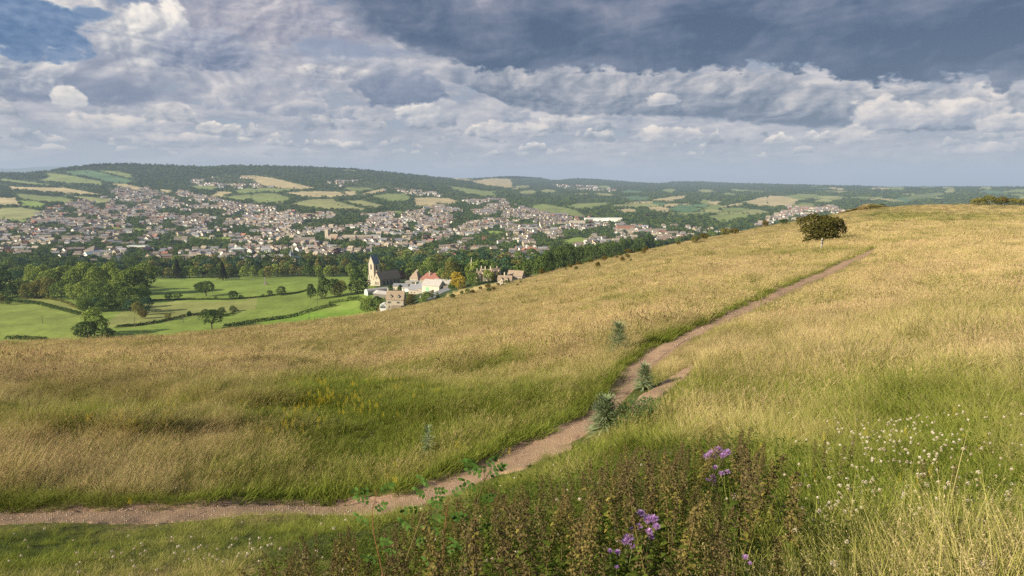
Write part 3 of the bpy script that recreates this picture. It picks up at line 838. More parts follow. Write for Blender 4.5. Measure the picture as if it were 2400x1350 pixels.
aa, ee = np.meshgrid(SA0 + (np.arange(SW) + .5) / SW * (SA1 - SA0), SE0 + (np.arange(SH) + .5) / SH * (SE1 - SE0))
sk = np.clip((cloud_sky(aa, ee) - .55) * 1.22 + .52, 0, 1) * np.array([1.035, 1.0, .955])
fd = (smooth(np.abs(aa), 50, 59) + smooth(ee, 20, 26.5)).clip(0, 1)[..., None]
sk = sk * (1 - fd) + np.array([150, 160, 178]) / 255 * fd
lin_ = np.where(sk <= .04045, sk / 12.92, ((sk + .055) / 1.055) ** 2.4)
im = bpy.data.images.new('cloud_field', SW, SH, float_buffer=True)
im.colorspace_settings.name = 'Linear Rec.709'
im.pixels.foreach_set(np.concatenate([lin_, np.ones((SH, SW, 1))], 2).astype(np.float32).ravel()); im.update()
del sk, lin_, aa, ee
it_ = g.node('ShaderNodeTexImage', image=im, extension='EXTEND', interpolation='Linear')
g.put(it_.inputs[0], g.vec((A - SA0) * (1 / (SA1 - SA0)), (E - SE0) * (1 / (SE1 - SE0)), 0.0))
col = X(g, it_.outputs[0])
bg_cl = g.node('ShaderNodeBackground'); g.put(bg_cl.inputs[0], col); bg_cl.inputs[1].default_value = 0.49
add = g.node('ShaderNodeMixShader'); add.inputs[0].default_value = 0.95
g.L.new(bg_sky.outputs[0], add.inputs[1]); g.L.new(bg_cl.outputs[0], add.inputs[2]); g.L.new(add.outputs[0], out.inputs[0])

HAZE = 1
if HAZE:
    mb = MB(); mb.box(-21000, 21000, -400, 27000, -1200, 520)
    m_h = bpy.data.materials.new('haze'); m_h.use_nodes = True; nt = m_h.node_tree; nt.nodes.clear(); g = G(nt)
    o_ = g.node('ShaderNodeOutputMaterial'); pv = g.node('ShaderNodeVolumePrincipled')
    pv.inputs['Color'].default_value = (.43, .56, .80, 1); pv.inputs['Density'].default_value = 7.0e-5; pv.inputs['Anisotropy'].default_value = 0.0
    g.L.new(pv.outputs[0], o_.inputs['Volume'])
    tag(mb.build('haze', m_h), kind='stuff')

scene.view_settings.view_transform = 'Standard'; scene.view_settings.look = 'None'
scene.view_settings.exposure = 1.12; scene.view_settings.gamma = 1.0
scene.render.engine = 'CYCLES'
cy = scene.cycles
cy.max_bounces = 5; cy.diffuse_bounces = 3; cy.glossy_bounces = 1; cy.transmission_bounces = 3; cy.transparent_max_bounces = 4; cy.volume_bounces = 0
cy.use_denoising = False; cy.use_adaptive_sampling = False
cy.caustics_reflective = False; cy.caustics_refractive = False
# ------------------------------------------------------------------ grass
def leafy(name, ramp_fn, trans=.35, rough=.7):
    m, g, out = mat_new(name)
    c = ramp_fn(g)
    d = g.node('ShaderNodeBsdfDiffuse'); g.put(d.inputs[0], c)
    t = g.node('ShaderNodeBsdfTranslucent'); g.put(t.inputs[0], c)
    mx = g.node('ShaderNodeMixShader'); mx.inputs[0].default_value = trans
    g.L.new(d.outputs[0], mx.inputs[1]); g.L.new(t.outputs[0], mx.inputs[2]); g.L.new(mx.outputs[0], out.inputs[0])
    return m
# vertex data: h = height along the blade, r = blade's own random, k = kind (0 blade, 1 seed head)
def grass_col(g):
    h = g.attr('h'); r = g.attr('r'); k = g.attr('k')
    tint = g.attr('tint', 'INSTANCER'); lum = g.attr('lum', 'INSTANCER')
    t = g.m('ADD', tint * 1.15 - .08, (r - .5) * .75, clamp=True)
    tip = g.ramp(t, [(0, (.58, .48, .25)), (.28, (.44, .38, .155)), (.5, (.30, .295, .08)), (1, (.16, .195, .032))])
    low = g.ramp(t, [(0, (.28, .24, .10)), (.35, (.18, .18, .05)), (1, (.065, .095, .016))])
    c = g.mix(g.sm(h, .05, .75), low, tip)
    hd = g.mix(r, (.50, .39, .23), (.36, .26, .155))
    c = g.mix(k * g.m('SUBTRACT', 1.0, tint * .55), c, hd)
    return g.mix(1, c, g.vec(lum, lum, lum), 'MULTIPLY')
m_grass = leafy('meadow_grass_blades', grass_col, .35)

def tuft(seed, n, rad, hmin, hmax, width, lean=.25, heads=.3, seg=3, arch=.35, headw=2.6, wind=.16, fine=False):
    R = np.random.default_rng(seed)
    V = []; F4 = []; F3 = []; Hh = []; Rr = []; Kk = []
    for i in range(n):
        a = R.uniform(0, 2*math.pi); q = rad * math.sqrt(R.random())
        bx, by = q * math.cos(a), q * math.sin(a)
        h = R.uniform(hmin, hmax); w = width * R.uniform(.6, 1.3)
        la = a + R.normal(0, .8); ln = R.uniform(0, lean) * h
        dx, dy = math.cos(la) * ln + wind * h, math.sin(la) * ln
        ar = R.uniform(.1, arch) * h
        ax, ay = math.cos(la) * ar + wind * .5 * h, math.sin(la) * ar
        fa = R.uniform(0, math.pi); wx, wy = math.cos(fa), math.sin(fa)
        r = R.random(); head = R.random() < heads; b = len(V)
        for s in range(seg):
            t = s / seg; ww = w * (1 - .6 * t) * .5 if not head else w * .32
            x = bx + dx * t + ax * t * t; y = by + dy * t + ay * t * t; z = h * (t - .12 * t * t * (ar / h * 3)) - .02
            V += [(x - wx*ww, y - wy*ww, z), (x + wx*ww, y + wy*ww, z)]; Hh += [t, t]; Rr += [r, r]; Kk += [0, 0]
            if s: F4.append((b+2*s-2, b+2*s-1, b+2*s+1, b+2*s))
        x = bx + dx + ax; y = by + dy + ay; z = h * (1 - .12 * (ar / h * 3)) - .02
        V.append((x, y, z)); Hh.append(1); Rr.append(r); Kk.append(0); F3.append((b+2*seg-2, b+2*seg-1, b+2*seg))
        if head:   # a feathery head: two crossed slim diamonds
            d = np.array([dx + 2*ax, dy + 2*ay, h]); d /= np.linalg.norm(d); hl = R.uniform(.08, .15) * h / .5; hw = w * headw * .5 * R.uniform(.7, 1.2)
            if fine:
                ns = R.integers(7, 12); sty = R.random() < .5
                for j in range(ns):
                    t = j / (ns - 1); pc = np.array([x, y, z]) - d * hl * (1 - t) * 1.1; aa = j * 2.4 + r * 6
                    o = np.array([math.cos(aa), math.sin(aa), .5]); L = (.012 if sty else .02) * (1 - .6 * t) + .004; w2 = .0022
                    sdv = np.cross(o, d); sdv /= np.linalg.norm(sdv) + 1e-9; b = len(V)
                    V += [tuple(pc), tuple(pc + o * L * .5 + sdv * w2), tuple(pc + o * L), tuple(pc + o * L * .5 - sdv * w2)]; Hh += [1]*4; Rr += [r]*4; Kk += [1]*4
                    F4.append((b, b+1, b+2, b+3))
                continue
            p0 = np.array([x, y, z]) - d * hl * .5; p1 = np.array([x, y, z]) + d * hl * .5
            for (ux, uy) in ((wx, wy), (-wy, wx)):
                c = p0 * .6 + p1 * .4; b = len(V); o = np.array([ux, uy, 0]) * hw
                V += [tuple(p0), tuple(c + o), tuple(p1), tuple(c - o)]; Hh += [1]*4; Rr += [r]*4; Kk += [1]*4
                F4.append((b, b+1, b+2, b+3))
    F = [np.array(F4)] + ([np.array(F3)] if F3 else [])
    return mesh_np('grass_tuft', np.array(V), F, [m_grass], {'h': Hh, 'r': Rr, 'k': Kk}, False)

def scatter(name, variants, P, rot, scl, idx, attrs, mat=None, label=None, cat=None, tilt=None):
    """one object: copies of the variant meshes standing at the points P"""
    srcs = []
    for k, me in enumerate(variants):
        so = bpy.data.objects.new(name + '_source', me); srcs.append(so)
    A = {'rot': rot, 'scl': scl}; A.update(attrs)
    me = bpy.data.meshes.new(name + '_points')
    me.vertices.add(len(P)); me.vertices.foreach_set('co', np.asarray(P, np.float32).reshape(-1))
    for k_, a_ in A.items():
        a_ = np.asarray(a_, np.float32)
        if a_.ndim == 2:
            at = me.attributes.new(k_, 'FLOAT_VECTOR', 'POINT'); at.data.foreach_set('vector', a_.reshape(-1))
        else:
            at = me.attributes.new(k_, 'FLOAT', 'POINT'); at.data.foreach_set('value', a_)
    at = me.attributes.new('idx', 'INT', 'POINT'); at.data.foreach_set('value', np.asarray(idx, np.int32))
    me.update()
    ng = bpy.data.node_groups.new(name + '_scatter', 'GeometryNodeTree')
    ng.interface.new_socket('Geometry', in_out='INPUT', socket_type='NodeSocketGeometry')
    ng.interface.new_socket('Geometry', in_out='OUTPUT', socket_type='NodeSocketGeometry')
    N, L = ng.nodes, ng.links
    gi = N.new('NodeGroupInput'); go = N.new('NodeGroupOutput')
    jn = N.new('GeometryNodeJoinGeometry')
    for so in reversed(srcs):
        oi = N.new('GeometryNodeObjectInfo'); oi.inputs['Object'].default_value = so; oi.inputs['As Instance'].default_value = True
        L.new(oi.outputs['Geometry'], jn.inputs[0])
    ip = N.new('GeometryNodeInstanceOnPoints')
    ip.inputs['Pick Instance'].default_value = True
    def at_(nm, typ):
        n = N.new('GeometryNodeInputNamedAttribute'); n.data_type = typ; n.inputs['Name'].default_value = nm
        return n.outputs['Attribute']
    L.new(gi.outputs[0], ip.inputs['Points']); L.new(jn.outputs[0], ip.inputs['Instance'])
    L.new(at_('idx', 'INT'), ip.inputs['Instance Index'])
    rv = at_('rot', 'FLOAT_VECTOR'); er = N.new('FunctionNodeEulerToRotation'); L.new(rv, er.inputs[0]); L.new(er.outputs[0], ip.inputs['Rotation'])
    L.new(at_('scl', 'FLOAT_VECTOR'), ip.inputs['Scale'])
    L.new(ip.outputs[0], go.inputs[0])
    o = link(name, me)
    md = o.modifiers.new('scatter', 'NODES'); md.node_group = ng
    tag(o, label, cat, None, 'stuff')
    return o

T_NEAR = [tuft(10 + i, 56, .17, .16, .52, .0052, .34, .34, 3, .4, 1.9) for i in range(5)]        # 0-4 fine mixed
T_GREEN = [tuft(30 + i, 60, .17, .08, .26, .0085, .55, .02, 3, .5) for i in range(4)]    # 5-8 low green
T_MID = [tuft(50 + i, 38, .26, .20, .50, .014, .3, .45, 2, .35, 2.2) for i in range(5)]    # 9-13
T_MIDG = [tuft(70 + i, 44, .26, .10, .28, .019, .5, .04, 2, .5) for i in range(3)]        # 14-16
T_FAR = [tuft(90 + i, 42, .8, .26, .52, .04, .3, .4, 1, .3, 1.8) for i in range(5)]      # 17-21
T_FINE = [tuft(110 + i, 74, .16, .12, .50, .0036, .4, .25, 4, .5, 2, .12, True) for i in range(6)]    # 22-27
T_FINEG = [tuft(130 + i, 90, .15, .06, .24, .0050, .7, .0, 4, .7, 2, .05) for i in range(4)]             # 28-31
T_STALK = [tuft(150 + i, 9, .12, .38, .66, .0034, .35, .95, 4, .45, 2, .12, True) for i in range(4)]     # 32-35
VAR = T_NEAR + T_GREEN + T_MID + T_MIDG + T_FAR + T_FINE + T_FINEG + T_STALK
def near_points(n, x0, x1, y0f, y1, dens):
    """candidates uniform in view angles, kept with probability dens(px,py,D)"""
    px = rng.uniform(x0, x1, n); sl = near.sil(px); py = sl + 1 + rng.random(n) * (y1 - sl)
    m = py > (y0f(px) if callable(y0f) else y0f); px, py = px[m], py[m]
    D = near.D(px, py)
    k = rng.random(len(px)) < dens(px, py, D)
    return px[k], py[k], D[k]
def lum_field(P):
    return .72 + .42 * fbm(P[:, 0] * .55, P[:, 1] * .45, 4) + .38 * fbm(P[:, 0] * .09 + 31, P[:, 1] * .05, 3) + rng.uniform(-.12, .12, len(P))
TIPX = [540,640,740,900,1000,1130,1250,1350,1450,1600,1680,1770,1800]; TIPY = [1300,1250,1218,1192,1160,1112,1088,1068,1022,1000,968,984,1050]
allP, allS, allR, allI, allT, allL = [], [], [], [], [], []
def add_grass(px, py, D, mode):
    P = near_z(px, py, .01); gm = green_mask(px, py)
    d, w, sd_ = path_dist(px, py, PA); dB, wB, _ = path_dist(px, py, PB); dC, wC, _ = path_dist(px, py, PC)
    q = d / (w * 1.15 + 1.0); qB = dB / (wB + 1.5); qC = dC / (wC + 1.5)
    thin = np.clip((py - 1180) / 400, 0, 1)
    keep = (q > 1.0 + .1 * rng.normal(size=len(q))) & (rng.random(len(q)) < smooth(qB, .85, 1.4) * .98 + .02) & (rng.random(len(q)) < smooth(qC, .5, 1.2) * .75 + .25)
    near_edge = np.exp(-((q - 1.2) / .55) ** 2) * (sd_ < 0)
    edge_lo = np.exp(-((q - 1.2) / .8) ** 2) * (sd_ > 0)
    gm = np.clip(gm + near_edge * .75 + edge_lo * .4, 0, 1)
    sc = 1 - .55 * edge_lo * (D < 40)
    sc = sc * (1 - .55 * np.exp(-((qB - 1) / 1.3) ** 2))
    sc = np.where((sd_ > 0) & (px >= 1150), sc * (1 - .62 * np.exp(-((q - 1) / 2.2) ** 2)), sc)
    # mown-looking strip below the path on the left
    low = np.exp(-((py - 1290) / 70) ** 2) * smooth(px, 1000, 600) * (py > 1215)
    sc = sc * (1 - .58 * low)
    sc = np.where((sd_ > 0) & (px < 1150), sc * (1 - .45 * np.exp(-((d - w) / 70) ** 2)), sc)
    n = len(px); u = rng.random(n); gsel = u < np.clip(gm * 1.1 - .12, 0, .93)
    if mode == 'near':
        idx = np.where(gsel, rng.integers(5, 9, n), rng.integers(0, 5, n))
        s = rng.uniform(.75, 1.3, n) * np.where(gsel & (near_edge > .4), 1.25, 1.0)
        fine = D < 8.5
        idx = np.where(fine, np.where(gsel, rng.integers(28, 32, n), np.where(rng.random(n) < .3, rng.integers(32, 36, n), rng.integers(22, 28, n))), idx)
        s = np.where(idx >= 32, s * (1 - .35 * (px < 1000)), s)
    elif mode == 'mid':
        idx = np.where(gsel, rng.integers(14, 17, n), rng.integers(9, 14, n))
        s = rng.uniform(.8, 1.3, n)
    else:
        idx = rng.integers(17, 22, n); s = rng.uniform(.8, 1.25, n)
    s = s * sc * (1 + 1.1 * (fbm(P[:, 0] * .6 + 3, P[:, 1] * .5, 3) - .5))
    tus = (rng.random(n) < .035) & (D > 6) & (low < .3); s = np.where(tus, s * 1.7, s); gm = np.where(tus, np.clip(gm + .25, 0, 1), gm)
    R = np.zeros((n, 3)); R[:, 2] = rng.normal(0, .9, n)
    wz = (px > 560) & (px < 1760 + 420 * (fbm(P[:, 0] * 1.3 + 7, P[:, 1] * 1.3, 3) - .5)) & (py > np.interp(px, TIPX, TIPY) + 45)
    wz2 = wz & (rng.random(n) < .72); keep &= ~wz2; s = np.where(wz, s * .55, s)
    s = s * np.where(D > 8.5, .78, np.where(px > 1700, .66, .60) * np.where(gsel, 1.25, 1))
    turf = (px < 1000) & (py > 1225) & (D < 9); tl = turf & (rng.random(n) < .85) & (idx < 28); idx = np.where(tl, rng.integers(28, 32, n), idx); gm = np.where(turf, np.clip(gm, .55, 1), gm)
    S = np.stack([s * rng.uniform(.9, 1.2, n), s * rng.uniform(.9, 1.2, n), s * rng.uniform(.85, 1.15, n) * np.where(gsel, 1.0, 1.0)], 1)
    k = keep
    allP.append(P[k]); allS.append(S[k]); allR.append(R[k]); allI.append(idx[k]); allT.append(gm[k]); allL.append((lum_field(P) * np.where(tus, .72, 1))[k])
# three belts of distance, density per view area follows real size
def belt(n, y0, y1, dens, mode, x0=-120, x1=2520):
    px = rng.uniform(x0, x1, n); sl = near.sil(px)
    lo = np.maximum(sl + .6, y0); hi = np.maximum(np.minimum(y1, 1650), lo + 1)
    hi = np.minimum(hi, lo + (hi - lo)); py = lo + rng.random(n) * (hi - lo); D = near.D(px, py)
    # keep the count per view area even whatever the height of the strip
    k = rng.random(n) < dens(px, py, D) * (hi - lo) / (y1 - y0)
    add_grass(px[k], py[k], D[k], mode)
belt(200000, 700, 1640, lambda px, py, D: np.clip((D / 24) ** 2 * (1 + 1.2 * (D < 8.5)), .004, 1) * (D < 26), 'near')
belt(95000, 560, 960, lambda px, py, D: np.clip((D / 50) ** 1.5, .1, 1) * ((D > 22) & (D < 90)), 'mid')
belt(120000, 476, 830, lambda px, py, D: np.clip((D / 120), .3, 1) * (D > 62), 'far')
# beyond the frame's edges, thinner
belt(42000, 560, 1640, lambda px, py, D: np.clip((D / 24) ** 2 * (1 + 1.2 * (D < 8.5)), .01, 1) * (D < 26) * .8, 'near', 2520, 3290)
belt(16000, 700, 1640, lambda px, py, D: np.clip((D / 24) ** 2 * (1 + 1.2 * (D < 8.5)), .01, 1) * (D < 26) * .8, 'near', -700, -120)
for (a, b) in ((-600, -120), (2520, 2900)):
    px, py, D = near_points(9000, a, b, 0, 900, lambda px, py, D: (D < 60) * .8)
    add_grass(px, py, D, 'mid')
P = np.concatenate(allP); S = np.concatenate(allS); R_ = np.concatenate(allR); I_ = np.concatenate(allI); T_ = np.concatenate(allT); Lm = np.concatenate(allL)
print('grass tufts', len(P))
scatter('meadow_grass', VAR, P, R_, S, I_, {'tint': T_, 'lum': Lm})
# ------------------------------------------------------------------ trees
def leafmat(name, dark, light, trans=.25):
    def fn(g):
        r = g.attr('r'); oi = g.node('ShaderNodeObjectInfo'); o = X(g, oi.outputs['Random'])
        geo = g.node('ShaderNodeNewGeometry')
        n = g.noise(geo.outputs['Position'], .35, 2, .6)
        c = g.mix(g.m('ADD', r * .65, (n - .5) * .9 + (o - .5) * .45 + .15, clamp=True), dark, light)
        return c
    return leafy(name, fn, trans)
LM = {
 'dark': leafmat('leaf_dark', (0.037,0.064,0.019), (0.098,0.140,0.034)),
 'mid': leafmat('leaf_mid', (0.065,0.105,0.024), (0.173,0.234,0.053)),
 'light': leafmat('leaf_light', (0.116,0.168,0.034), (0.273,0.325,0.071)),
 'olive': leafmat('leaf_olive', (0.108,0.119,0.032), (0.270,0.244,0.072)),
 'blue': leafmat('leaf_bluegreen', (0.032,0.072,0.040), (0.082,0.144,0.065)),
 'copper': leafmat('leaf_copper', (0.027,0.015,0.018), (0.083,0.033,0.039)),
 'gold': leafmat('leaf_gold', (0.225,0.188,0.027), (0.510,0.375,0.053)),
 'thorn': leafmat('leaf_thorn', (0.075,0.069,0.018), (0.188,0.143,0.036)),
 'conif': leafmat('leaf_conifer', (0.024,0.039,0.017), (0.072,0.075,0.027)),
}
m_bark = simple('bark', (.11, .085, .06), .95, .35, 6)

def cards(R, C, Nn, size, V, F, Rr, jit=.8, bend=True):
    """leaf clusters: irregular kites at C facing roughly Nn"""
    n = len(C)
    Nn = Nn + R.normal(0, jit, (n, 3)); Nn /= np.linalg.norm(Nn, axis=1)[:, None] + 1e-9
    a = np.cross(Nn, R.normal(size=(n, 3))); a /= np.linalg.norm(a, axis=1)[:, None] + 1e-9
    b = np.cross(Nn, a); s = size * R.uniform(.6, 1.35, (n, 1)); s2 = s * R.uniform(.5, .9, (n, 1))
    q = np.stack([C - a * s, C - b * s2 + Nn * s * .15, C + a * s, C + b * s2 + Nn * s * .15], 1)
    base = sum(len(v) for v in V)
    V.append(q.reshape(-1, 3)); F.append(np.arange(4 * n).reshape(n, 4) + base)
    Rr.append(np.repeat(R.random(n), 4))

def crown_mesh(seed, kind, ncards, size, mat):
    R = np.random.default_rng(seed); V, F, Rr = [], [], []
    if kind == 'round' or kind == 'broad' or kind == 'tall' or kind == 'bush' or kind == 'thorn':
        ex = {'round': (.46,.46,.44,.50), 'broad': (.60,.58,.40,.52), 'tall': (.28,.28,.47,.50), 'bush': (.62,.60,.46,.44), 'thorn': (.74,.70,.46,.47)}[kind]
        nl = {'round': 16, 'broad': 22, 'tall': 18, 'bush': 13, 'thorn': 34}[kind]
        u = R.normal(size=(nl, 3)); u /= np.linalg.norm(u, axis=1)[:, None]
        if kind in ('broad', 'bush'): u[:, 2] = np.abs(u[:, 2]) * R.choice([1, 1, 1, -.6], nl)
        lr = R.uniform(.17, .29, nl) * (.75 if kind in ('tall', 'thorn') else 1)
        c = u * np.array([ex[0], ex[1], ex[2]]) * R.uniform(.55, .82, (nl, 1)); c[:, 2] += ex[3]
        c = np.concatenate([c, [[0, 0, ex[3]]]]); lr = np.concatenate([lr, [min(ex[0], ex[2]) * .75]])
        per = np.maximum((ncards * lr**2 / (lr**2).sum()).astype(int), 3)
        for k in range(len(c)):
            d = R.normal(size=(per[k], 3)); d /= np.linalg.norm(d, axis=1)[:, None]
            d[:, 2] = np.where((d[:, 2] < -.3) & (R.random(len(d)) < .6), -d[:, 2], d[:, 2])
            rr = lr[k] * R.uniform(.70, 1.06, (per[k], 1)) * (1 + .25 * (R.random((per[k], 1)) < .08))
            p = c[k] + d * rr * np.array([1.1, 1.1, .85])
            far_ = np.ones(len(p), bool)
            for j in range(len(c)):
                if j != k: far_ &= (np.linalg.norm((p - c[j]) / np.array([1.1, 1.1, .85]), axis=1) > lr[j] * .72)
            far_ &= p[:, 2] > .03
            if far_.any(): cards(R, p[far_], d[far_], size, V, F, Rr)
    elif kind == 'cone':
        t = R.random(ncards) ** .75; z = .06 + .94 * t; rad = (.20 * (1 - t) ** .75 + .015) * (1 + .28 * np.sin(t * 60 + R.normal(0, .4, ncards)))
        a = R.uniform(0, 2*math.pi, ncards); rr = rad * R.uniform(.65, 1.1, ncards)
        d = np.stack([np.cos(a), np.sin(a), np.full(ncards, .15)], 1)
        cards(R, np.stack([np.cos(a) * rr, np.sin(a) * rr, z], 1), d, size, V, F, Rr, .6)
    return mesh_np('crown', np.concatenate(V), [np.concatenate(F)], [mat], {'r': np.concatenate(Rr)}, False)

def trunk_mesh(seed, kind):
    R = random.Random(seed); mb = MB()
    th = {'round': .30, 'broad': .30, 'tall': .28, 'bush': .16, 'thorn': .18, 'cone': .5}[kind]
    r = {'round': .028, 'broad': .036, 'tall': .024, 'bush': .02, 'thorn': .035, 'cone': .022}[kind]
    mb.tube([(0, 0, -.06), (.01, .0, th * .5), (0, .01, th)], [r * 1.3, r, r * .8], 7)
    if kind != 'cone':
        for i in range(6):
            a = i * 1.05 + R.uniform(-.3, .3); L = {'broad': .42, 'thorn': .5, 'bush': .35}.get(kind, .28)
            e = (math.cos(a) * L * .8, math.sin(a) * L * .8, th + L * R.uniform(.35, .9))
            mb.tube([(0, 0, th * R.uniform(.7, 1)), (e[0] * .5, e[1] * .5, th + (e[2] - th) * .6), e], [r * .6, r * .35, r * .12], 5)
    return mb.mesh('trunk', [m_bark])

TK = {}
def tree_kind(kind, detail, nvar):
    for v in range(nvar):
        n, s = {'hi': (13000, .024), 'near': (3200, .037), 'mid': (1200, .056), 'lo': (240, .10)}[detail]
        if kind == 'cone': s *= .62
        if kind == 'tall': s *= .8
        TK.setdefault((kind, detail), []).append((crown_mesh(100 + v * 13 + len(kind), kind, n, s, LM['mid']), trunk_mesh(v + 5, kind)))
for k in ('round', 'broad', 'tall', 'cone', 'bush'): tree_kind(k, 'near', 3)
tree_kind('round', 'mid', 4); tree_kind('tall', 'mid', 3); tree_kind('bush', 'mid', 3)
tree_kind('thorn', 'hi', 1)

def put_tree(name, P, h, wr, kind, detail, leaf, label, cat, group=None, trunk=True, rz=None):
    """P base point, h height, wr crown width / usual width"""
    cm, tm = random.choice(TK[(kind, detail)])
    t = empty(name, tuple(P), random.uniform(0, 6.28) if rz is None else rz)
    t.scale = (h * wr, h * wr, h)
    c = link('crown', cm, t, mat=LM[leaf])
    if trunk: link('trunk', tm, t)
    tag(t, label, cat, group); return t
WID = {'round': .84+.2, 'broad': 1.45, 'tall': .68, 'bush': 1.5, 'thorn': 1.7, 'cone': .42}
def vtree(px, py, hpx, wpx, kind, leaf, label, cat='tree', group=None, detail='near', name=None, surf='far', trunk=True):
    if surf == 'far': P = far.at(float(px), float(py))
    else: P = near_z(np.array([float(px)]), np.array([max(float(py), float(near.sil(px)) + .5)]))[0]
    h = hpx * P[1] / FPX
    wr = (wpx * P[1] / FPX) / (WID[kind] * h) if wpx else 1.0
    nm = name or {'cone': 'conifer', 'bush': 'bush', 'tall': 'poplar_tree', 'broad': 'oak_tree', 'thorn': 'hawthorn_tree', 'round': 'broadleaf_tree'}[kind]
    return put_tree(nm, P, h, wr, kind, detail, leaf, label, cat, group, trunk)

# landmarks used in wording, left to right
LMK = [(30,'the left edge'),(218,'the tall brow tree'),(270,'the pale poplar clump'),(345,'the poplar clump end'),(417,'the dark conifer'),(483,'the pasture oak'),
       (523,'the pasture conifer'),(580,'the white-gabled mill'),(622,'the stone cross'),(690,'the spired mill'),(748,'the shaggy brown conifer'),(800,'the churchyard trees'),(876,'the church tower'),(925,'the church nave'),
       (1010,'the red-roofed house'),(1060,'the golden tree'),(1105,'the slim stone spire'),(1140,'the stone manor'),(1185,'the gabled stone cottage'),(1300,'the hilltop wood'),(1420,'the long white factory'),(1520,'the pointed tree'),(1600,'the far town'),(1720,'the brow bushes'),(1925,'the lone hawthorn')]
ORD = ['', 'second', 'third', 'fourth', 'fifth', 'sixth', 'seventh', 'eighth', 'ninth', 'tenth', 'eleventh', 'twelfth']
def relabel(items, fmt):
    """items: list of (obj, px, look); wording from the nearest landmark, counted outwards where several match"""
    from collections import defaultdict
    gd = defaultdict(list)
    for o, px, look in items:
        k = min(range(len(LMK)), key=lambda i: abs(LMK[i][0] - px))
        side = 'left of' if px < LMK[k][0] - 4 else ('right of' if px > LMK[k][0] + 4 else 'in line with')
        gd[(k, side, look)].append((abs(px - LMK[k][0]), o))
    for (k, side, look), L in gd.items():
        L.sort(key=lambda a: a[0])
        for i, (_, o) in enumerate(L):
            n = (ORD[i] + ' ' if i else ('nearest ' if len(L) > 1 else '')) if i < 12 else ''
            o['label'] = fmt.format(n=n, look=look, side=side, lm=LMK[k][1]).replace('  ', ' ').strip()
HAD = {'dark': 'dark green', 'mid': 'mid green', 'light': 'pale green', 'olive': 'olive green', 'blue': 'blue green', 'copper': 'purple-leaved', 'gold': 'golden', 'conif': 'dark', 'thorn': 'brownish'}

# --- pasture trees, each its own wording
vtree(483,694,35,48,'broad','dark','spreading dark oak standing alone in the bright green pasture')
vtree(467,684,24,22,'round','dark','smaller dark tree half hidden behind the spreading pasture oak')
vtree(523,657,44,20,'cone','conif','cone-shaped brownish conifer at the top edge of the bright pasture')
vtree(417,652,44,20,'cone','conif','dark narrow conifer against the woodland belt beside the poplar clump')
vtree(748,647,45,26,'cone','olive','shaggy brown-green conifer left of the church at the pasture edge')
vtree(397,701,15,19,'round','dark','left one of two small round trees on the pasture hedge')
vtree(418,700,15,19,'round','mid','right one of two small round trees on the pasture hedge')
vtree(348,707,17,16,'round','mid','small upright tree at the foot of the poplar clump')
vtree(506,702,8,8,'round','mid','tiny round tree on the hedge below the spreading oak')
vtree(546,702,22,24,'round','dark','dark round tree on the pasture hedge right of the spreading oak')
vtree(564,700,9,12,'round','dark','small round bush-like tree touching the dark round hedge tree')
vtree(632,693,14,14,'round','dark','left one of two dark round trees below the stone cross')
vtree(617,696,7,9,'round','dark','low dark bush-like tree beside the two round trees below the cross')
vtree(661,692,22,26,'round','dark','right and larger of two dark round trees below the stone cross')
vtree(497,771,46,62,'broad','dark','big black-green oak on the brow of the dry hillside')
vtree(521,737,18,20,'round','dark','dark round tree just behind the black-green brow oak')
vtree(545,730,14,18,'round','dark','rounded hedge tree on the corner beyond the brow oak')
vtree(482,739,16,18,'round','dark','small dark tree rising left behind the brow oak')
vtree(444,740,12,14,'bush','dark','low bushy tree on the hedge between the pastures')
vtree(395,750,17,17,'round','olive','small olive tree on the hedge left of the brow oak')
vtree(363,756,8,9,'bush','olive','tiny bush at the lower left end of the pasture hedge', 'bush')
vtree(325,738,34,24,'round','olive','upright olive tree at the lower right corner of the poplar clump')
vtree(338,746,20,27,'bush','thorn','brown round bush on the slope below the poplar clump', 'bush')
vtree(222,786,66,60,'round','light','tall yellow-green tree on the brow, upper of the joined pair')
vtree(206,793,44,52,'round','dark','darker lower tree on the brow joined to the tall yellow-green one')
vtree(256,793,27,44,'bush','dark','low spreading bush right of the tall brow tree', 'bush')
vtree(22,714,19,16,'round','dark','small dark tree on the hedge near the left edge')
# --- poplar clump and its dark understorey
items = []
def many(L, kindf, group, fmt, cat='tree', detail='near'):
    it = []
    for (px, py, h, w, kind, leaf) in L:
        o = vtree(px, py, h, w, kind, leaf, 'x', cat, group, detail)
        look = HAD[leaf] + {'round': ' rounded', 'tall': ' tall', 'broad': ' broad', 'cone': ' conical', 'bush': ' low'}[kind] + (' tree' if cat == 'tree' else ' bush')
        it.append((o, px, look))
    relabel(it, fmt)
R = random.Random(5)
L = []
for px in range(80, 345, 20):
    t = (px - 80) / 265; L.append((px + R.uniform(-4, 4), 668 + 24 * t + R.uniform(-4, 4), 46 + 30 * t + R.uniform(-5, 5), 48, R.choice(['round', 'tall', 'round']), 'light'))
for px in range(92, 340, 27):
    L.append((px + R.uniform(-5, 5), 700 + R.uniform(-4, 4) + (px - 90) * .03, 46 + R.uniform(-5, 5), 40, 'round', R.choice(['light', 'mid', 'olive'])))
for px in range(190, 350, 19):
    L.append((px + R.uniform(-5, 5), 728 + R.uniform(-5, 6) - (px - 190) * .02, 30 + R.uniform(-4, 8), 32, 'round', R.choice(['dark', 'mid', 'mid', 'blue'])))
many(L, None, 'trees of the clump in the middle of the valley', '{n}{look} of valley clump, {side} {lm}')
L = []
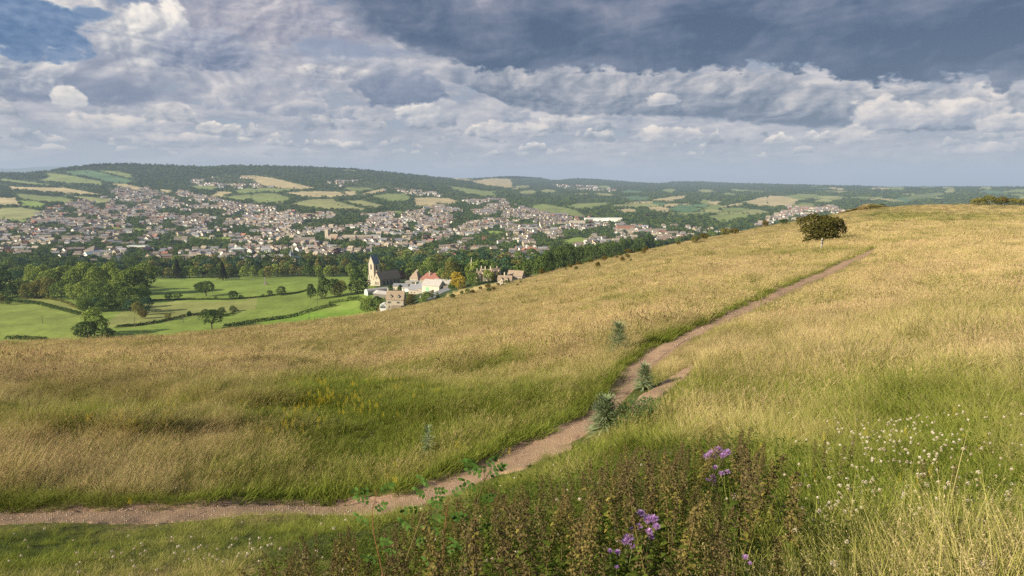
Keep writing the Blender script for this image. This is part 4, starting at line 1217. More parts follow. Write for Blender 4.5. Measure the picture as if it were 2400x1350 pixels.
for px, py, h, w, lf in ((8,690,58,42,'dark'),(-20,700,60,50,'dark'),(30,700,36,34,'dark'),(48,694,42,36,'mid'),(64,700,38,30,'olive'),(42,662,30,30,'blue'),(78,700,30,24,'mid'),(88,697,40,26,'olive'),(60,682,26,26,'dark'),(4,712,22,20,'thorn')):
    L.append((px, py, h, w, 'round', lf))
many(L, None, 'trees at the left edge of the valley', '{n}{look} among loose trees, {side} {lm}')
# --- woodland belt
L = []
for row, (dy, hh, st) in enumerate(((0, 28, 14.5), (-11, 31, 15), (-22, 30, 17))):
    px = 352 + row * 5
    while px < 862:
        L.append((px + R.uniform(-4, 4), 651 - (px - 350) * .008 + dy + R.uniform(-2, 2), hh + R.uniform(-6, 6), 24 + R.uniform(-4, 6), R.choice(['round', 'round', 'tall']), R.choice(['dark', 'dark', 'mid', 'blue', 'mid', 'olive'] if row else ['mid', 'dark', 'mid', 'olive', 'light'])))
        px += st * R.uniform(.8, 1.2)
many(L, None, 'trees of the long woodland belt beyond the pasture', '{n}{look} in woodland belt, {side} {lm}', 'tree', 'mid')
L = []
for row, (py, hh, st) in enumerate(((655, 30, 22), (640, 26, 22), (627, 22, 26))):
    px = -30 + row * 9
    while px < 350 - (row == 0) * 260:
        L.append((px + R.uniform(-4, 4), py + R.uniform(-3, 3), hh + R.uniform(-4, 5), 30, 'round', R.choice(['dark', 'blue', 'mid', 'dark'])))
        px += st * R.uniform(.8, 1.2)
many(L, None, 'trees between the left of the town and the valley clump', '{n}{look} below the town, {side} {lm}', 'tree', 'mid')
# --- woods behind the church
L = []
for row, (py, hh, st) in enumerate(((655, 34, 25), (640, 32, 25), (625, 28, 26), (612, 22, 30))):
    px = 862 + row * 7
    while px < 1250:
        if 1:
            L.append((px + R.uniform(-6, 6), py - max(px - 1000, 0) * .03 + R.uniform(-3, 3), hh + R.uniform(-8, 8), 32 + R.uniform(-4, 8), R.choice(['round', 'round', 'tall', 'round']), R.choice(['dark', 'blue', 'mid', 'blue', 'mid', 'light', 'olive'])))
        px += st * R.uniform(.8, 1.2)
many(L, None, 'trees of the wood behind the church', '{n}{look} behind the village, {side} {lm}', 'tree', 'mid')
# --- village trees
c5 = lambda X_, Y_: (820 + .126 * X_, 580 + .126 * Y_)
c6 = lambda X_, Y_: (1050 + .126 * X_, 580 + .126 * Y_)
for (f, X0, X1, Y0, Y1, kind, leaf, lab) in (
  (c5,-60,350,440,860,'round','dark','big dark round tree immediately left of the church tower'),
  (c5,-420,-150,560,900,'round','dark','dark tree at the left end of the churchyard trees'),
  (c5,-620,-380,500,960,'round','dark','tallest black-green tree of the group left of the churchyard'),
  (c5,-820,-620,640,980,'bush','dark','low dark bush at the far left of the churchyard trees'),
  (c5,-300,-60,600,900,'round','olive','olive-yellow tree among the dark trees left of the church'),
  (c5,860,1040,440,610,'round','copper','left purple-leaved tree behind the church nave'),
  (c5,1010,1200,450,610,'round','copper','right purple-leaved tree beside the hip-roofed house'),
  (c5,1480,1560,340,540,'cone','gold','narrow golden cypress behind the red-roofed house'),
  (c5,1020,1230,270,500,'round','light','pale rounded tree rising behind the purple-leaved trees'),
  (c5,1700,2100,240,660,'round','olive','large olive-gold tree right of the red-roofed house'),
  (c5,1880,2160,440,790,'round','gold','yellow-gold rounded tree at the right end of the village road'),
  (c5,1820,1990,620,800,'bush','mid','mid green bush below the yellow-gold tree'),
  (c5,2190,2460,460,700,'round','mid','green rounded tree below the slim stone spire'),
  (c5,250,470,900,1180,'round','light','pale shaggy tree left of the dormered farmhouse'),
  (c5,400,620,880,1180,'round','dark','dark round tree touching the farmhouse conservatory'),
  (c5,520,620,1090,1190,'bush','gold','small yellow-green bush at the corner of the conservatory'),
  (c5,980,1240,920,1100,'bush','thorn','brown-green bush at the right foot of the farmhouse'),
  (c5,1290,1570,820,1050,'round','mid','bright mid green tree below the end of the road'),
  (c5,1590,1660,830,940,'round','mid','small round tree beside the road end'),
  (c5,870,1010,690,810,'cone','dark','dark holly-like tree in front of the white cottage'),
  (c5,700,800,690,770,'bush','dark','dark bush between the nave and the white cottage'),
  (c5,1130,1230,640,710,'bush','mid','green bush before the low flat house'),
  (c5,1230,1310,630,690,'bush','mid','second green bush before the low flat house'),
  (c5,1040,1260,850,960,'bush','thorn','reddish-brown bush behind the farmhouse roof'),
  (c5,850,920,540,640,'bush','gold','small yellow bush at the east end of the nave'),
  (c6,660,850,400,640,'round','light','bright green tree in front of the stone manor'),
  (c6,790,890,450,620,'cone','gold','left of two golden conifers beside the manor'),
  (c6,880,970,440,620,'cone','olive','right and greener of two golden conifers beside the manor'),
  (c6,750,1060,230,420,'round','light','wide pale green tree behind the manor chimneys'),
  (c6,1040,1240,260,440,'round','mid','mid green tree between the manor and the hilltop wood'),
  (c6,1080,1290,190,330,'round','copper','dark purple-leaved tree beyond the gabled cottage'),
  (c6,1370,1560,380,540,'round','light','light green tree beside the brown-roofed cottage'),
  (c6,1450,1680,300,500,'round','mid','mid green tree at the foot of the hilltop wood'),
  (c6,400,560,90,420,'tall','mid','tall dark poplar-shaped tree behind the slim stone spire')):
    x0, y0 = f(X0, Y0); x1, y1 = f(X1, Y1)
    vtree((x0 + x1) / 2, y1, y1 - y0, x1 - x0, kind, leaf, lab, 'bush' if kind == 'bush' else 'tree')
# copper beeches in the town
for px, py, h, w, lab in ((792,600,19,24,'round purple-leaved tree among the town roofs above the shaggy conifer'),(955,545,12,16,'purple-leaved tree in the upper town above the church tower'),(1000,563,14,18,'larger purple-leaved tree right of the upper town terrace'),(965,500,9,13,'small purple-leaved tree below the terraced hillside rows')):
    vtree(px, py, h, w, 'round', 'copper', lab, 'tree', None, 'mid')
# --- hilltop wood beyond the brow
L = []
tops = [(1262,600),(1300,575),(1330,572),(1360,575),(1400,570),(1430,565),(1465,555),(1490,560),(1520,548),(1545,562),(1570,560),(1600,552),(1625,546),(1650,545),(1675,542)]
for row in range(2):
    px = 1266 + row * 9
    while px < 1690:
        top = float(np.interp(px, [a for a, _ in tops], [b for _, b in tops])) + R.uniform(-1, 4) - row * 1
        sl_ = float(near.sil(px)); py = sl_ + 14 + row * -6 if px < 1500 else sl_ + 12
        L.append((px, py, py - top, (34 if px < 1450 else 24) + R.uniform(-3, 4), 'round', R.choice(['dark', 'dark', 'dark', 'mid'])))
        px += (21 if px < 1450 else 16) * R.uniform(.85, 1.15)
L.append((1518, 598, 50, 15, 'cone', 'dark'))
many(L, None, 'trees of the dark wood behind the brow', '{n}{look} in brow wood, {side} {lm}')
# --- bushes scattered over the dry slope
BS = [(1351,632,10,11),(1401,627,15,16),(1417,612,14,19),(1433,606,11,12),(1458,615,15,14),(1471,607,11,14),(1478,613,6,8),(1508,597,17,14),(1514,588,12,12),(1452,600,10,18),(1473,594,13,22),(1537,588,4,7),(1558,590,4,6),(1356,621,10,17),(1337,627,9,15),(1326,631,5,8),
      (1270,644,15,22),(1219,657,6,9),(1221,663,5,7),(1214,670,6,9),(1257,662,4,6),(1286,638,10,14),(1095,690,14,18),(1082,691,11,14),(1060,700,12,20),(1108,688,10,14),(1143,677,14,20),(1147,684,11,17),(1157,681,10,14),(1168,669,7,14),(1190,664,10,22),(1177,670,6,9),(1126,668,8,14),(1182,674,3,5),
      (1628,570,19,28),(1650,563,17,26),(1700,553,21,30),(1722,549,15,26),(1793,533,17,22),(1835,526,14,22),(1872,517,9,16),(1590,574,10,14),(1495,592,14,20),(1385,616,9,13),(1445,607,8,10),(2068,481,5,12),(2290,481,18,40),(2318,481,24,46),(2346,481,20,42),(2372,481,18,46),(2400,482,17,50),(2430,482,19,50)]
it = []
for i, (px, py, h, w) in enumerate(BS):
    lf = 'thorn' if i % 3 else 'dark'
    if px > 2250: lf = R.choice(['gold', 'light', 'olive']) if px != 2346 else 'thorn'
    if px in (1628, 1700): lf = 'olive'
    if px in (1082, 1095, 1061): lf = 'mid'
    o = vtree(px, py, h, w, 'bush', lf if lf != 'gold' else 'olive', 'x', 'bush', 'bushes scattered along the dry hillside', 'near', surf='near')
    it.append((o, px, ('small' if h < 9 else ('large' if h > 16 else 'mid-sized')) + ' ' + HAD[lf if lf != 'gold' else 'olive'] + ' bush'))
relabel(it, '{n}{look} on dry slope, {side} {lm}')
for k, o in enumerate([a for a in it if a[1] > 2250]):
    o[0]['label'] = ['leftmost', 'second and tallest', 'third', 'fourth', 'fifth', 'last'][k] + ' shrub of the row on the skyline at the far right'
# --- the lone hawthorn
P = near_z(np.array([1924.0]), np.array([566.0]))[0]
h = 72 * P[1] / FPX
cmh, tmh = TK[('thorn', 'hi')][0]
t = empty('hawthorn_tree', tuple(P), 1.1); t.scale = (h * .93, h * .93, h)
c_ = link('crown', cmh, t, mat=leafmat('leaf_hawthorn', (.038,.042,.012), (.115,.105,.028))); c_.location = (0, 0, -.17); c_.scale = (1.25, 1.25, 1.08); link('trunk', tmh, t)
tag(t, 'lone wind-shaped brown-green hawthorn standing on the grassy slope above the post', 'tree')

# ------------------------------------------------------------------ far woods and town trees, past counting
FV = []
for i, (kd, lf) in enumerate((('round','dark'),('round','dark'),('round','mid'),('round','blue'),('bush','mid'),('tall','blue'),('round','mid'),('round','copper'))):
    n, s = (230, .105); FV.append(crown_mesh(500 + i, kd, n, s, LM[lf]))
def is_forest(px, py):
    f = np.zeros(px.shape)
    for c, pts in ((1, [(-900,130),(110,105),(200,100),(420,60),(700,40),(1761,40),(1761,130),(1560,150),(1400,160),(1290,170),(1200,210),(1060,200),(940,190),(905,150),(800,118),(650,108),(420,118),(300,130),(330,165),(260,178),(0,165),(-900,170)]),
                   (2, [(-20,50),(700,80),(1100,120),(1400,170),(1761,250),(1761,300),(1600,270),(1400,235),(1250,250),(1100,215),(960,190),(800,190),(640,190),(600,210),(430,240),(300,215),(150,165),(-20,130)]),
                   (3, [(-160,190),(200,195),(560,210),(900,235),(1370,260),(1700,245),(2400,265),(2400,300),(2340,340),(2040,330),(1800,380),(1500,400),(1000,400),(760,390),(500,370),(-160,250)]),
                   (3, [(1560,380),(1750,300),(2040,280),(2080,360),(2330,350),(2380,380),(2150,450),(1950,440),(1700,400)]),
                   (4, [(-10,260),(1900,330),(2400,300),(2400,330),(1650,360),(1640,400),(1500,430),(1260,405),(900,395),(700,405),(500,400),(300,400),(0,340)]),
                   (4, [(1260,470),(1520,425),(1680,400),(1900,360),(2150,365),(1900,400),(1870,460)])):
        x0, y0, s = SC[c]; f = np.maximum(f, inpoly(px, py, np.array([(x0 + a * s, y0 + b * s) for a, b in pts])) * 1.0)
    return f
n = 150000
px = rng.uniform(-60, 2460, n); sl_ = far.sil(px); py = sl_ + .3 + rng.random(n) * (650 - sl_)
fi = field_at(px, py, False); tw_ = town_at(px, py); fo = is_forest(px, py)
# field edges: a field here, none (or another) a step away
e1 = field_at(px + 2.5, py + .9, False) != fi; e2 = field_at(px - 2.5, py - .9, False) != fi
D = far.D(px, py)
cl = fbm(px * .03, py * .09, 4); cl2 = fbm(px * .012 + 9, py * .05, 3)
pr = np.where(fi >= 0, np.where((e1 | e2) & (py < 560), .22, 0.0), np.where(fo > 0, .6, np.where(tw_ > 0, smooth(cl, .54, .60) * .55 + smooth(cl2, .59, .65) * .6 + .12, .2 + smooth(cl, .42, .6) * .55)))
pr = pr * np.clip(D / 2600, .12, 1.35)
pr = np.where((py > 612) & (px < 1262), pr * .4, pr)
# lone trees in meadows
pr = np.where((fi >= 0) & (py < 560) & ~(e1 | e2), .0035, pr)
nearhid = py > near.sil(px) + 4
# individuals already stand here
pr = np.where((px > 350) & (px < 862) & (py > 618) & (py < 660), 0, pr)
k = (rng.random(n) < pr) & ~nearhid & (py < 640)
px, py, D, fo_ = px[k], py[k], D[k], fo[k]
P = far.at(px, py); nT = len(px)
hh = rng.uniform(8, 16, nT) * np.where(fo_ > 0, 1.0, .8) * np.where(fi[k] >= 0, .62, 1) * np.where(tw_[k] > 0, .72, 1)
w_ = hh * rng.uniform(.9, 1.35, nT)
I_ = rng.choice(8, nT, p=[.2, .17, .18, .17, .12, .06, .085, .015])
I_ = np.where((fo_ > 0) & (I_ == 7), 0, I_); I_ = np.where((D > 5200) & (fo_ > 0), rng.choice([0, 1, 0, 3], nT), I_)  # farthest woods take only dark leaves: cloud shadow put into the foliage colour
R_ = np.zeros((nT, 3)); R_[:, 2] = rng.uniform(0, 6.28, nT)
P[:, 2] -= hh * .12
print('far trees', nT)
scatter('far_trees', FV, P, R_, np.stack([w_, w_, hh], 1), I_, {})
TOWN_TREES = (px, py)

# ------------------------------------------------------------------ hedges between the pastures
def hedge(pts, hm, wm, leaf, label):
    R = np.random.default_rng(len(pts) * 7 + int(pts[0][0]) % 100)
    Q = resample([(a, b, 0, 0) for a, b in pts], 1.5)[:, :2]
    P = far.at(Q[:, 0], Q[:, 1]); seg = np.linalg.norm(np.diff(P, axis=0), axis=1).sum()
    n = int(seg * 26); u = R.random(n) * (len(P) - 1); i = u.astype(int); f = (u - i)[:, None]
    c = P[i] * (1 - f) + P[np.minimum(i + 1, len(P) - 1)] * f
    a = R.uniform(0, math.pi, n); bump = .75 + .5 * fbm(u * .25, u * 0 + 1.5, 3)
    hh = hm * bump
    nrm = np.stack([np.zeros(n), -np.cos(a), np.sin(a)], 1)
    c = c + np.stack([R.normal(0, .3, n), -np.cos(a) * wm, np.abs(np.sin(a)) * hh * R.uniform(.6, 1.05, n)], 1)
    V, F, Rr = [], [], []; o0 = P[0].copy(); cards(R, c - o0, nrm, .42, V, F, Rr)
    o = link('hedge', mesh_np('hedge', np.concatenate(V), [np.concatenate(F)], [LM[leaf]], {'r': np.concatenate(Rr)}), loc=tuple(o0))
    tag(o, label, 'hedge'); return o
a1 = lambda L: [(360 * 0 + a * .3407, 360 + b * .3407) for a, b in L]
hedge(a1([(115,1018),(260,1035),(400,1070),(560,1110)]), 2.6, 1.6, 'dark', 'dark thick hedge curving down the slope at the left')
hedge(a1([(-100,1005),(60,1008),(115,1020)]), 1.5, 1.0, 'dark', 'thin hedge meeting the dark curved hedge at the left edge')
hedge(a1([(45,1272),(160,1275),(330,1285)]), 2.2, 1.4, 'dark', 'short dark hedge just beyond the brow at lower left')
hedge(a1([(800,1195),(940,1185),(1060,1168),(1200,1138),(1330,1112),(1430,1108),(1550,1120),(1635,1085)]), 1.8, 1.1, 'dark', 'hedge crossing the yellowish pasture towards the brow oak')
hedge(a1([(1540,1195),(1640,1180),(1761,1160),(1850,1148),(2000,1125),(2140,1085),(2240,1060),(2310,1048)]), 2.4, 1.5, 'dark', 'dark hedge running up from the brow oak towards the farmhouse')
hedge(a1([(940,1040),(1000,1030),(1060,1012),(1200,1008),(1400,1005),(1560,1005),(1761,992),(1900,975),(2050,958),(2120,940)]), 1.3, .9, 'dark', 'low thin hedge along the foot of the bright pasture')
hedge(a1([(200,985),(330,1000),(420,1015),(560,1075)]), 1.6, 1.0, 'olive', 'sparse hedge line below the loose trees at left')
hedge([(815,704),(840,702),(852,712),(846,722),(860,730)], 3.0, 3.0, 'mid', 'bushy overgrown hedge left of the long metal barn')
hedge([(770,712),(790,708),(812,706)], 2.0, 2.0, 'mid', 'scrubby hedge joining the churchyard trees to the barn')
# ------------------------------------------------------------------ buildings
def wallmat(name, col, var=.14, scale=1.2): return simple(name, col, .9, var, scale, .15, objrand=.12)
WM = {'white': wallmat('white_render', (.74,.72,.67)), 'cream': wallmat('cream_render', (.56,.50,.40)), 'buff': wallmat('buff_stone', (.46,.38,.26)),
      'brick': wallmat('red_brick', (.30,.15,.105)), 'grey': wallmat('grey_stone', (.30,.27,.235)), 'pink': wallmat('pinkish_brick', (.38,.26,.20))}
RM = {'brown': wallmat('brown_tiles', (.175,.15,.132), .25), 'slate': wallmat('grey_slates', (.19,.195,.215), .2), 'red': wallmat('red_clay_tiles', (.30,.14,.10), .2), 'stone': wallmat('stone_tiles', (.29,.25,.20), .25)}
m_win = simple('window_glass', (.03,.035,.045), .25, .2, 1, .5)
m_chim = wallmat('chimney_brick', (.30,.17,.12)); m_frame = simple('white_frame', (.58,.58,.56), .6, .08, 2)

def house_type(wl, rf, L, W, he, hr, style):
    """style: gable along the long side, hip, cross (gable facing) or terrace"""
    b = MB(); r = MB(); c = MB()
    x0, x1, y0, y1 = -L/2, L/2, -W/2, W/2
    if style == 'hip': b.box(x0, x1, y0, y1, -6, he); r.hip(x0, x1, y0, y1, he, he + hr)
    elif style == 'cross':
        b.house_body(x0, x1, y0, y1, -6, he, he + hr, 'y'); r.gable(x0, x1, y0, y1, he, he + hr + .05, 'y', .25, .35)
    else:
        b.house_body(x0, x1, y0, y1, -6, he, he + hr, 'x'); r.gable(x0, x1, y0, y1, he, he + hr + .05, 'x', .25, .35)
    # window openings, glazed
    nw = max(int(L / 3.2), 2)
    for z in ((1.0, 2.3), (3.6, 4.8))[: 2 if he > 4 else 1]:
        for i in range(nw):
            cx = x0 + (i + .5) * L / nw
            b.box(cx - .55, cx + .55, y0 - .04, y0 + .1, z[0], z[1], 1)
        b.box(x0 - .04, x0 + .1, -1.6, -.5, z[0], z[1], 1); b.box(x0 - .04, x0 + .1, .7, 1.8, z[0], z[1], 1)
    xs = [x0 + .9, x1 - .9] if style != 'terrace' else [x0 + i * L / 4 for i in (.2, 1, 2, 3, 3.8)]
    for x in xs: c.box(x - .4, x + .4, -.45, .45, he + hr * .5, he + hr + 1.3)
    return dict(wall=b.mesh('wall', [WM[wl], m_win]), roof=r.mesh('roof', [RM[rf]]), chim=c.mesh('chimney', [m_chim]), wl=wl, rf=rf, L=L, style=style,
                raw=(b, r, c))
HT = [house_type('white','brown',11,7.5,5.2,3.0,'gable'), house_type('white','slate',10,8,5.2,2.8,'hip'), house_type('white','brown',9,8,5,3.2,'cross'),
      house_type('cream','brown',12,7.5,5.2,3.0,'gable'), house_type('cream','stone',10,8,5,3.2,'cross'), house_type('buff','stone',12,8,5.4,3.4,'gable'),
      house_type('brick','slate',11,8,5.4,3.2,'gable'), house_type('brick','brown',24,8,5.4,3.2,'terrace'), house_type('brick','red',10,8,5.2,3.4,'cross'),
      house_type('grey','slate',26,8.5,5.4,3.0,'terrace'), house_type('pink','brown',22,8,5.3,3.0,'terrace'), house_type('buff','slate',12,9,6.4,3.2,'hip'),
      house_type('white','slate',22,8,5.2,2.8,'terrace'), house_type('pink','red',11,8,5.2,3.2,'gable')]
WN = {'white': 'white-walled', 'cream': 'cream-walled', 'buff': 'buff stone', 'brick': 'red brick', 'grey': 'grey stone', 'pink': 'pinkish brick'}
RN = {'brown': 'brown-roofed', 'slate': 'slate-roofed', 'red': 'red-roofed', 'stone': 'stone-roofed'}
SN = {'hip': 'hipped house', 'cross': 'gable-fronted house', 'gable': 'house', 'terrace': 'terrace'}
# rows of streets along the contours
H = []
py = 622.0
GREEN_FREE = field_at
while py > 418:
    D0 = float(far.D(700.0, py)); step = max((py - 427) / D0 * 34, 1.25)
    px = -40 + rng.uniform(0, 10)
    while px < 2420:
        yy = py + 2.2 * math.sin(px / 70 + py) + 5 * (fbm(np.array([px * .01]), np.array([py * .02]), 2)[0] - .5)
        D = float(far.D(px, yy)); w = FPX / max(D, 500) * 13.5
        H.append((px, yy, D, w)); px += w * rng.uniform(.85, 1.5)
    py -= step
H = np.array(H)
tw_ = town_at(H[:, 0], H[:, 1]); fi = field_at(H[:, 0], H[:, 1], False)
clump = fbm(H[:, 0] * .03, H[:, 1] * .09, 4); clump2 = fbm(H[:, 0] * .012 + 9, H[:, 1] * .05, 3)
keep = (rng.random(len(H)) < tw_ * .95) & (fi < 0) & (clump < .592) & ((clump2 < .632)) & (rng.random(len(H)) < .95) & (H[:, 1] < near.sil(H[:, 0]) + 2)
H = H[keep]
# clear places for the landmark buildings
for (x, y, rx, ry) in ((592,612,38,9),(690,604,24,14),(625,606,40,8),(1422,517,36,7),(325,581,20,4),(795,556,36,9),(225,592,20,9),(848,557,18,6),(1468,536,14,5)):
    H = H[~((np.abs(H[:, 0] - x) < rx) & (np.abs(H[:, 1] - y) < ry))]
H = H[np.argsort(H[:, 2])]
nI = 300
def town_type(px, py, n):
    red = np.exp(-((px - 370) / 60) ** 2 - ((py - 600) / 16) ** 2) + .9 * np.exp(-((px - 1170) / 90) ** 2 - ((py - 600) / 20) ** 2) + .5 * np.exp(-((px - 200) / 90) ** 2 - ((py - 490) / 14) ** 2) + .6*np.exp(-((px - 1370) / 60) ** 2 - ((py - 512) / 10) ** 2)
    u = rng.random(n); base = rng.choice(14, n, p=[.20,.10,.11,.14,.10,.09,.04,.025,.02,.025,.03,.05,.06,.01])
    r2 = rng.choice([6, 7, 8, 13, 10], n)
    return np.where(u < red * .75, r2, base)
ty = town_type(H[:, 0], H[:, 1], len(H))
rot = rng.normal(0, .22, len(H)) + np.where(rng.random(len(H)) < .15, 1.2, 0) + .25 * np.sin(H[:, 0] / 160)
PH = far.at(H[:, 0], H[:, 1])
sc = rng.uniform(.82, 1.1, len(H))
HL = []
for i in range(nI):
    T = HT[ty[i]]
    t = empty('terraced_house' if T['style'] == 'terrace' else 'town_house', tuple(PH[i]), rot[i], sc[i])
    link('wall', T['wall'], t); rf = link('roof', T['roof'], t); link('chimney', T['chim'], rf)
    tag(t, 'x', 'terrace' if T['style'] == 'terrace' else 'house', 'houses of the town across the valley')
    HL.append((t, H[i, 0], RN[T['rf']] + ' ' + WN[T['wl']] + ' ' + SN[T['style']]))
relabel(HL, '{n}{look} in town, {side} {lm}')
# the remaining hundreds of houses climbing the slopes: one mass
def joined(T):
    V = []; F = []; M = []; off = 0; mats = []
    for b, mt in zip(T['raw'], ([WM[T['wl']], m_win], [RM[T['rf']]], [m_chim])):
        n0 = len(V); V += b.v; F += [tuple(i + n0 for i in f) for f in b.f]; M += [m + len(mats) for m in b.m]; mats += mt
    me = bpy.data.meshes.new('house'); me.from_pydata(V, [], F)
    for m in mats: me.materials.append(m)
    me.polygons.foreach_set('material_index', M); me.update(); return me
HJ = [joined(T) for T in HT]
rest = slice(nI, len(H)); nr = len(H) - nI
print('houses beyond', nr)
R_ = np.zeros((nr, 3)); R_[:, 2] = rot[rest]
s_ = sc[rest] * np.clip(1 + (H[rest, 2] - 1800) / 9000, 1, 1.5)
scatter('far_town_houses', HJ, PH[rest], R_, np.repeat(s_[:, None], 3, 1), ty[rest], {})

# ------------------------------------------------------------------ landmark buildings
m_ash = wallmat('church_stone', (.38,.335,.265), .25, .8); m_lead = wallmat('blue_slate', (.125,.155,.20), .2, .8)
m_roofb = simple('old_stone_tiles', (.27,.21,.155), .95, .35, 1.6, .1)
m_quoin = wallmat('pale_dressed_stone', (.47,.42,.34), .12)
def at_far(px, py, D=None):
    if D is None: return far.at(float(px), float(py))
    tx, tz = ray(px, py); return np.array([float(tx) * D, D, float(tz) * D])
def thing(name, px, py, rz, label, cat, D=None, s=1.0):
    t = empty(name, tuple(at_far(px, py, D)), math.radians(rz), s); tag(t, label, cat); return t
def window(parent, x, y, z, w, h, face, mat=None, frame=None, mull=1):
    """recessed-looking glazing with a surround; face '-y' or '-x' or '+x'"""
    f = MB(); gsh = MB(); e = .12
    def bx(m, a0, a1, z0, z1, d0, d1):
        if face == '-y': m.box(x + a0, x + a1, y - d1, y - d0, z0, z1)
        elif face == '-x': m.box(x - d1, x - d0, y + a0, y + a1, z0, z1)
        else: m.box(x + d0, x + d1, y + a0, y + a1, z0, z1)
    bx(gsh, -w/2, w/2, z, z + h, .01, .05)
    for a0, a1, z0, z1 in ((-w/2-e, -w/2, z-e, z+h+e), (w/2, w/2+e, z-e, z+h+e), (-w/2, w/2, z-e, z), (-w/2, w/2, z+h, z+h+e)): bx(f, a0, a1, z0, z1, .0, .12)
    for i in range(mull):
        cx = -w/2 + (i + 1) * w / (mull + 1); bx(f, cx - .05, cx + .05, z, z + h, .05, .09)
    wf = f.build('window', frame or m_quoin, parent); gsh.build('pane', m_win, wf)
    return wf
# --- the church
ch = thing('church', 865.5, 669, -36, 'stone church with tall saddleback slate-roofed tower at the edge of the village', 'church', None, 1.22)
s = 5.9; H1 = 17.5; H2 = 23.6
tw = MB(); tw.house_body(0, s, 0, s, -5, H1, H2, 'y')
tw.box(-.45, .3, -.45, .3, -5, 8.2); tw.box(s-.3, s+.45, -.45, .3, -5, 8.2)                    # corner buttresses
tw.box(-.12, s+.12, -.12, s+.12, 8.2, 8.5); tw.box(-.12, s+.12, -.12, s+.12, 12.2, 12.45)
tower = tw.build('tower', m_ash, ch)
r = MB(); r.gable(0, s, 0, s, H1, H2 + .02, 'y', .28, .22); r.build('tower_roof', m_lead, tower)
def lancet(parent, x, y, z, w, h, face, name='window'):
    m = MB(); pts = [(-w/2, 0), (w/2, 0), (w/2, h*.72), (w*.3, h*.88), (0, h), (-w*.3, h*.88), (-w/2, h*.72)]
    fr = MB(); ptsf = [(a * 1.0 + (.22 if a > 0 else (-.22 if a < 0 else 0)), b + (.28 if b > 0 else -.15)) for a, b in pts]
    if face == '-y':
        fr.prism([(x + a, z + b) for a, b in ptsf], 'y', y - .06, y + .05); m.prism([(x + a, z + b) for a, b in pts], 'y', y - .10, y + .03)
    else:
        fr.prism([(y + a, z + b) for a, b in ptsf], 'x', x - .05, x + .06); m.prism([(y + a, z + b) for a, b in pts], 'x', x - .03, x + .10)
    f = fr.build(name, m_quoin, parent); m.build('pane', m_win, f); return f
bo = lancet(tower, s/2, 0, 12.8, 1.5, 4.6, '-y', 'belfry_opening'); lancet(tower, s, s/2, 12.8, 1.4, 3.6, '+x', 'belfry_opening')
lancet(tower, s/2, 0, 6.2, .6, 2.4, '-y')
nv = MB(); nx0, nx1, ny0, ny1, ne, nr_ = s + .05, s + 7.2, -.6, 21, 5.6, 11.0
nv.house_body(nx0, nx1, ny0, ny1, -5, ne, nr_, 'y')
for k in range(6): yb = 1.2 + k * 3.7; nv.box(nx1 - .1, nx1 + .7, yb, yb + .7, -5, 4.4)
nave = nv.build('nave', m_ash, ch)
r = MB(); r.gable(nx0, nx1, ny0 + .1, ny1, ne, nr_ + .06, 'y', .3, .3); r.build('nave_roof', m_roofb, nave)
for k in range(5): lancet(nave, nx1, 3.4 + k * 3.7, 1.2, 1.3, 3.6, '+x')
cxn = (nx0 + nx1) / 2
ro = MB(); ro.prism([(cxn + 1.35 * math.cos(a * math.pi / 8), 7.0 + 1.35 * math.sin(a * math.pi / 8)) for a in range(16)], 'y', ny0 - .08, ny0 + .1)
rw = ro.build('rose_window', m_quoin, nave)
pm_ = MB()
for k in range(7):
    a = k * 2 * math.pi / 6; c_ = (cxn + (.78 * math.cos(a) if k < 6 else 0), 7.0 + (.78 * math.sin(a) if k < 6 else 0))
    pm_.prism([(c_[0] + .33 * math.cos(j * math.pi / 4), c_[1] + .33 * math.sin(j * math.pi / 4)) for j in range(8)], 'y', ny0 - .14, ny0)
pm_.build('pane', m_win, rw)
for dx in (-1.5, 0, 1.5): lancet(nave, cxn + dx, ny0, 1.6, .8, 2.6, '-y')
cr = MB(); cr.box(cxn - .12, cxn + .12, ny0 - .2, ny0, nr_ + .3, nr_ + 1.9); cr.box(cxn - .5, cxn + .5, ny0 - .19, ny0 - .01, nr_ + 1.1, nr_ + 1.35); cr.build('gable_cross', m_quoin, nave)
ves = MB(); ves.house_body(-3.6, -.05, 1.2, 5.2, -4, 2.8, 4.6, 'x'); ve = ves.build('porch', m_ash, ch)
r = MB(); r.gable(-3.6, -.3, 1.2, 5.2, 2.8, 4.65, 'x', .22, .25); r.build('porch_roof', m_roofb, ve)

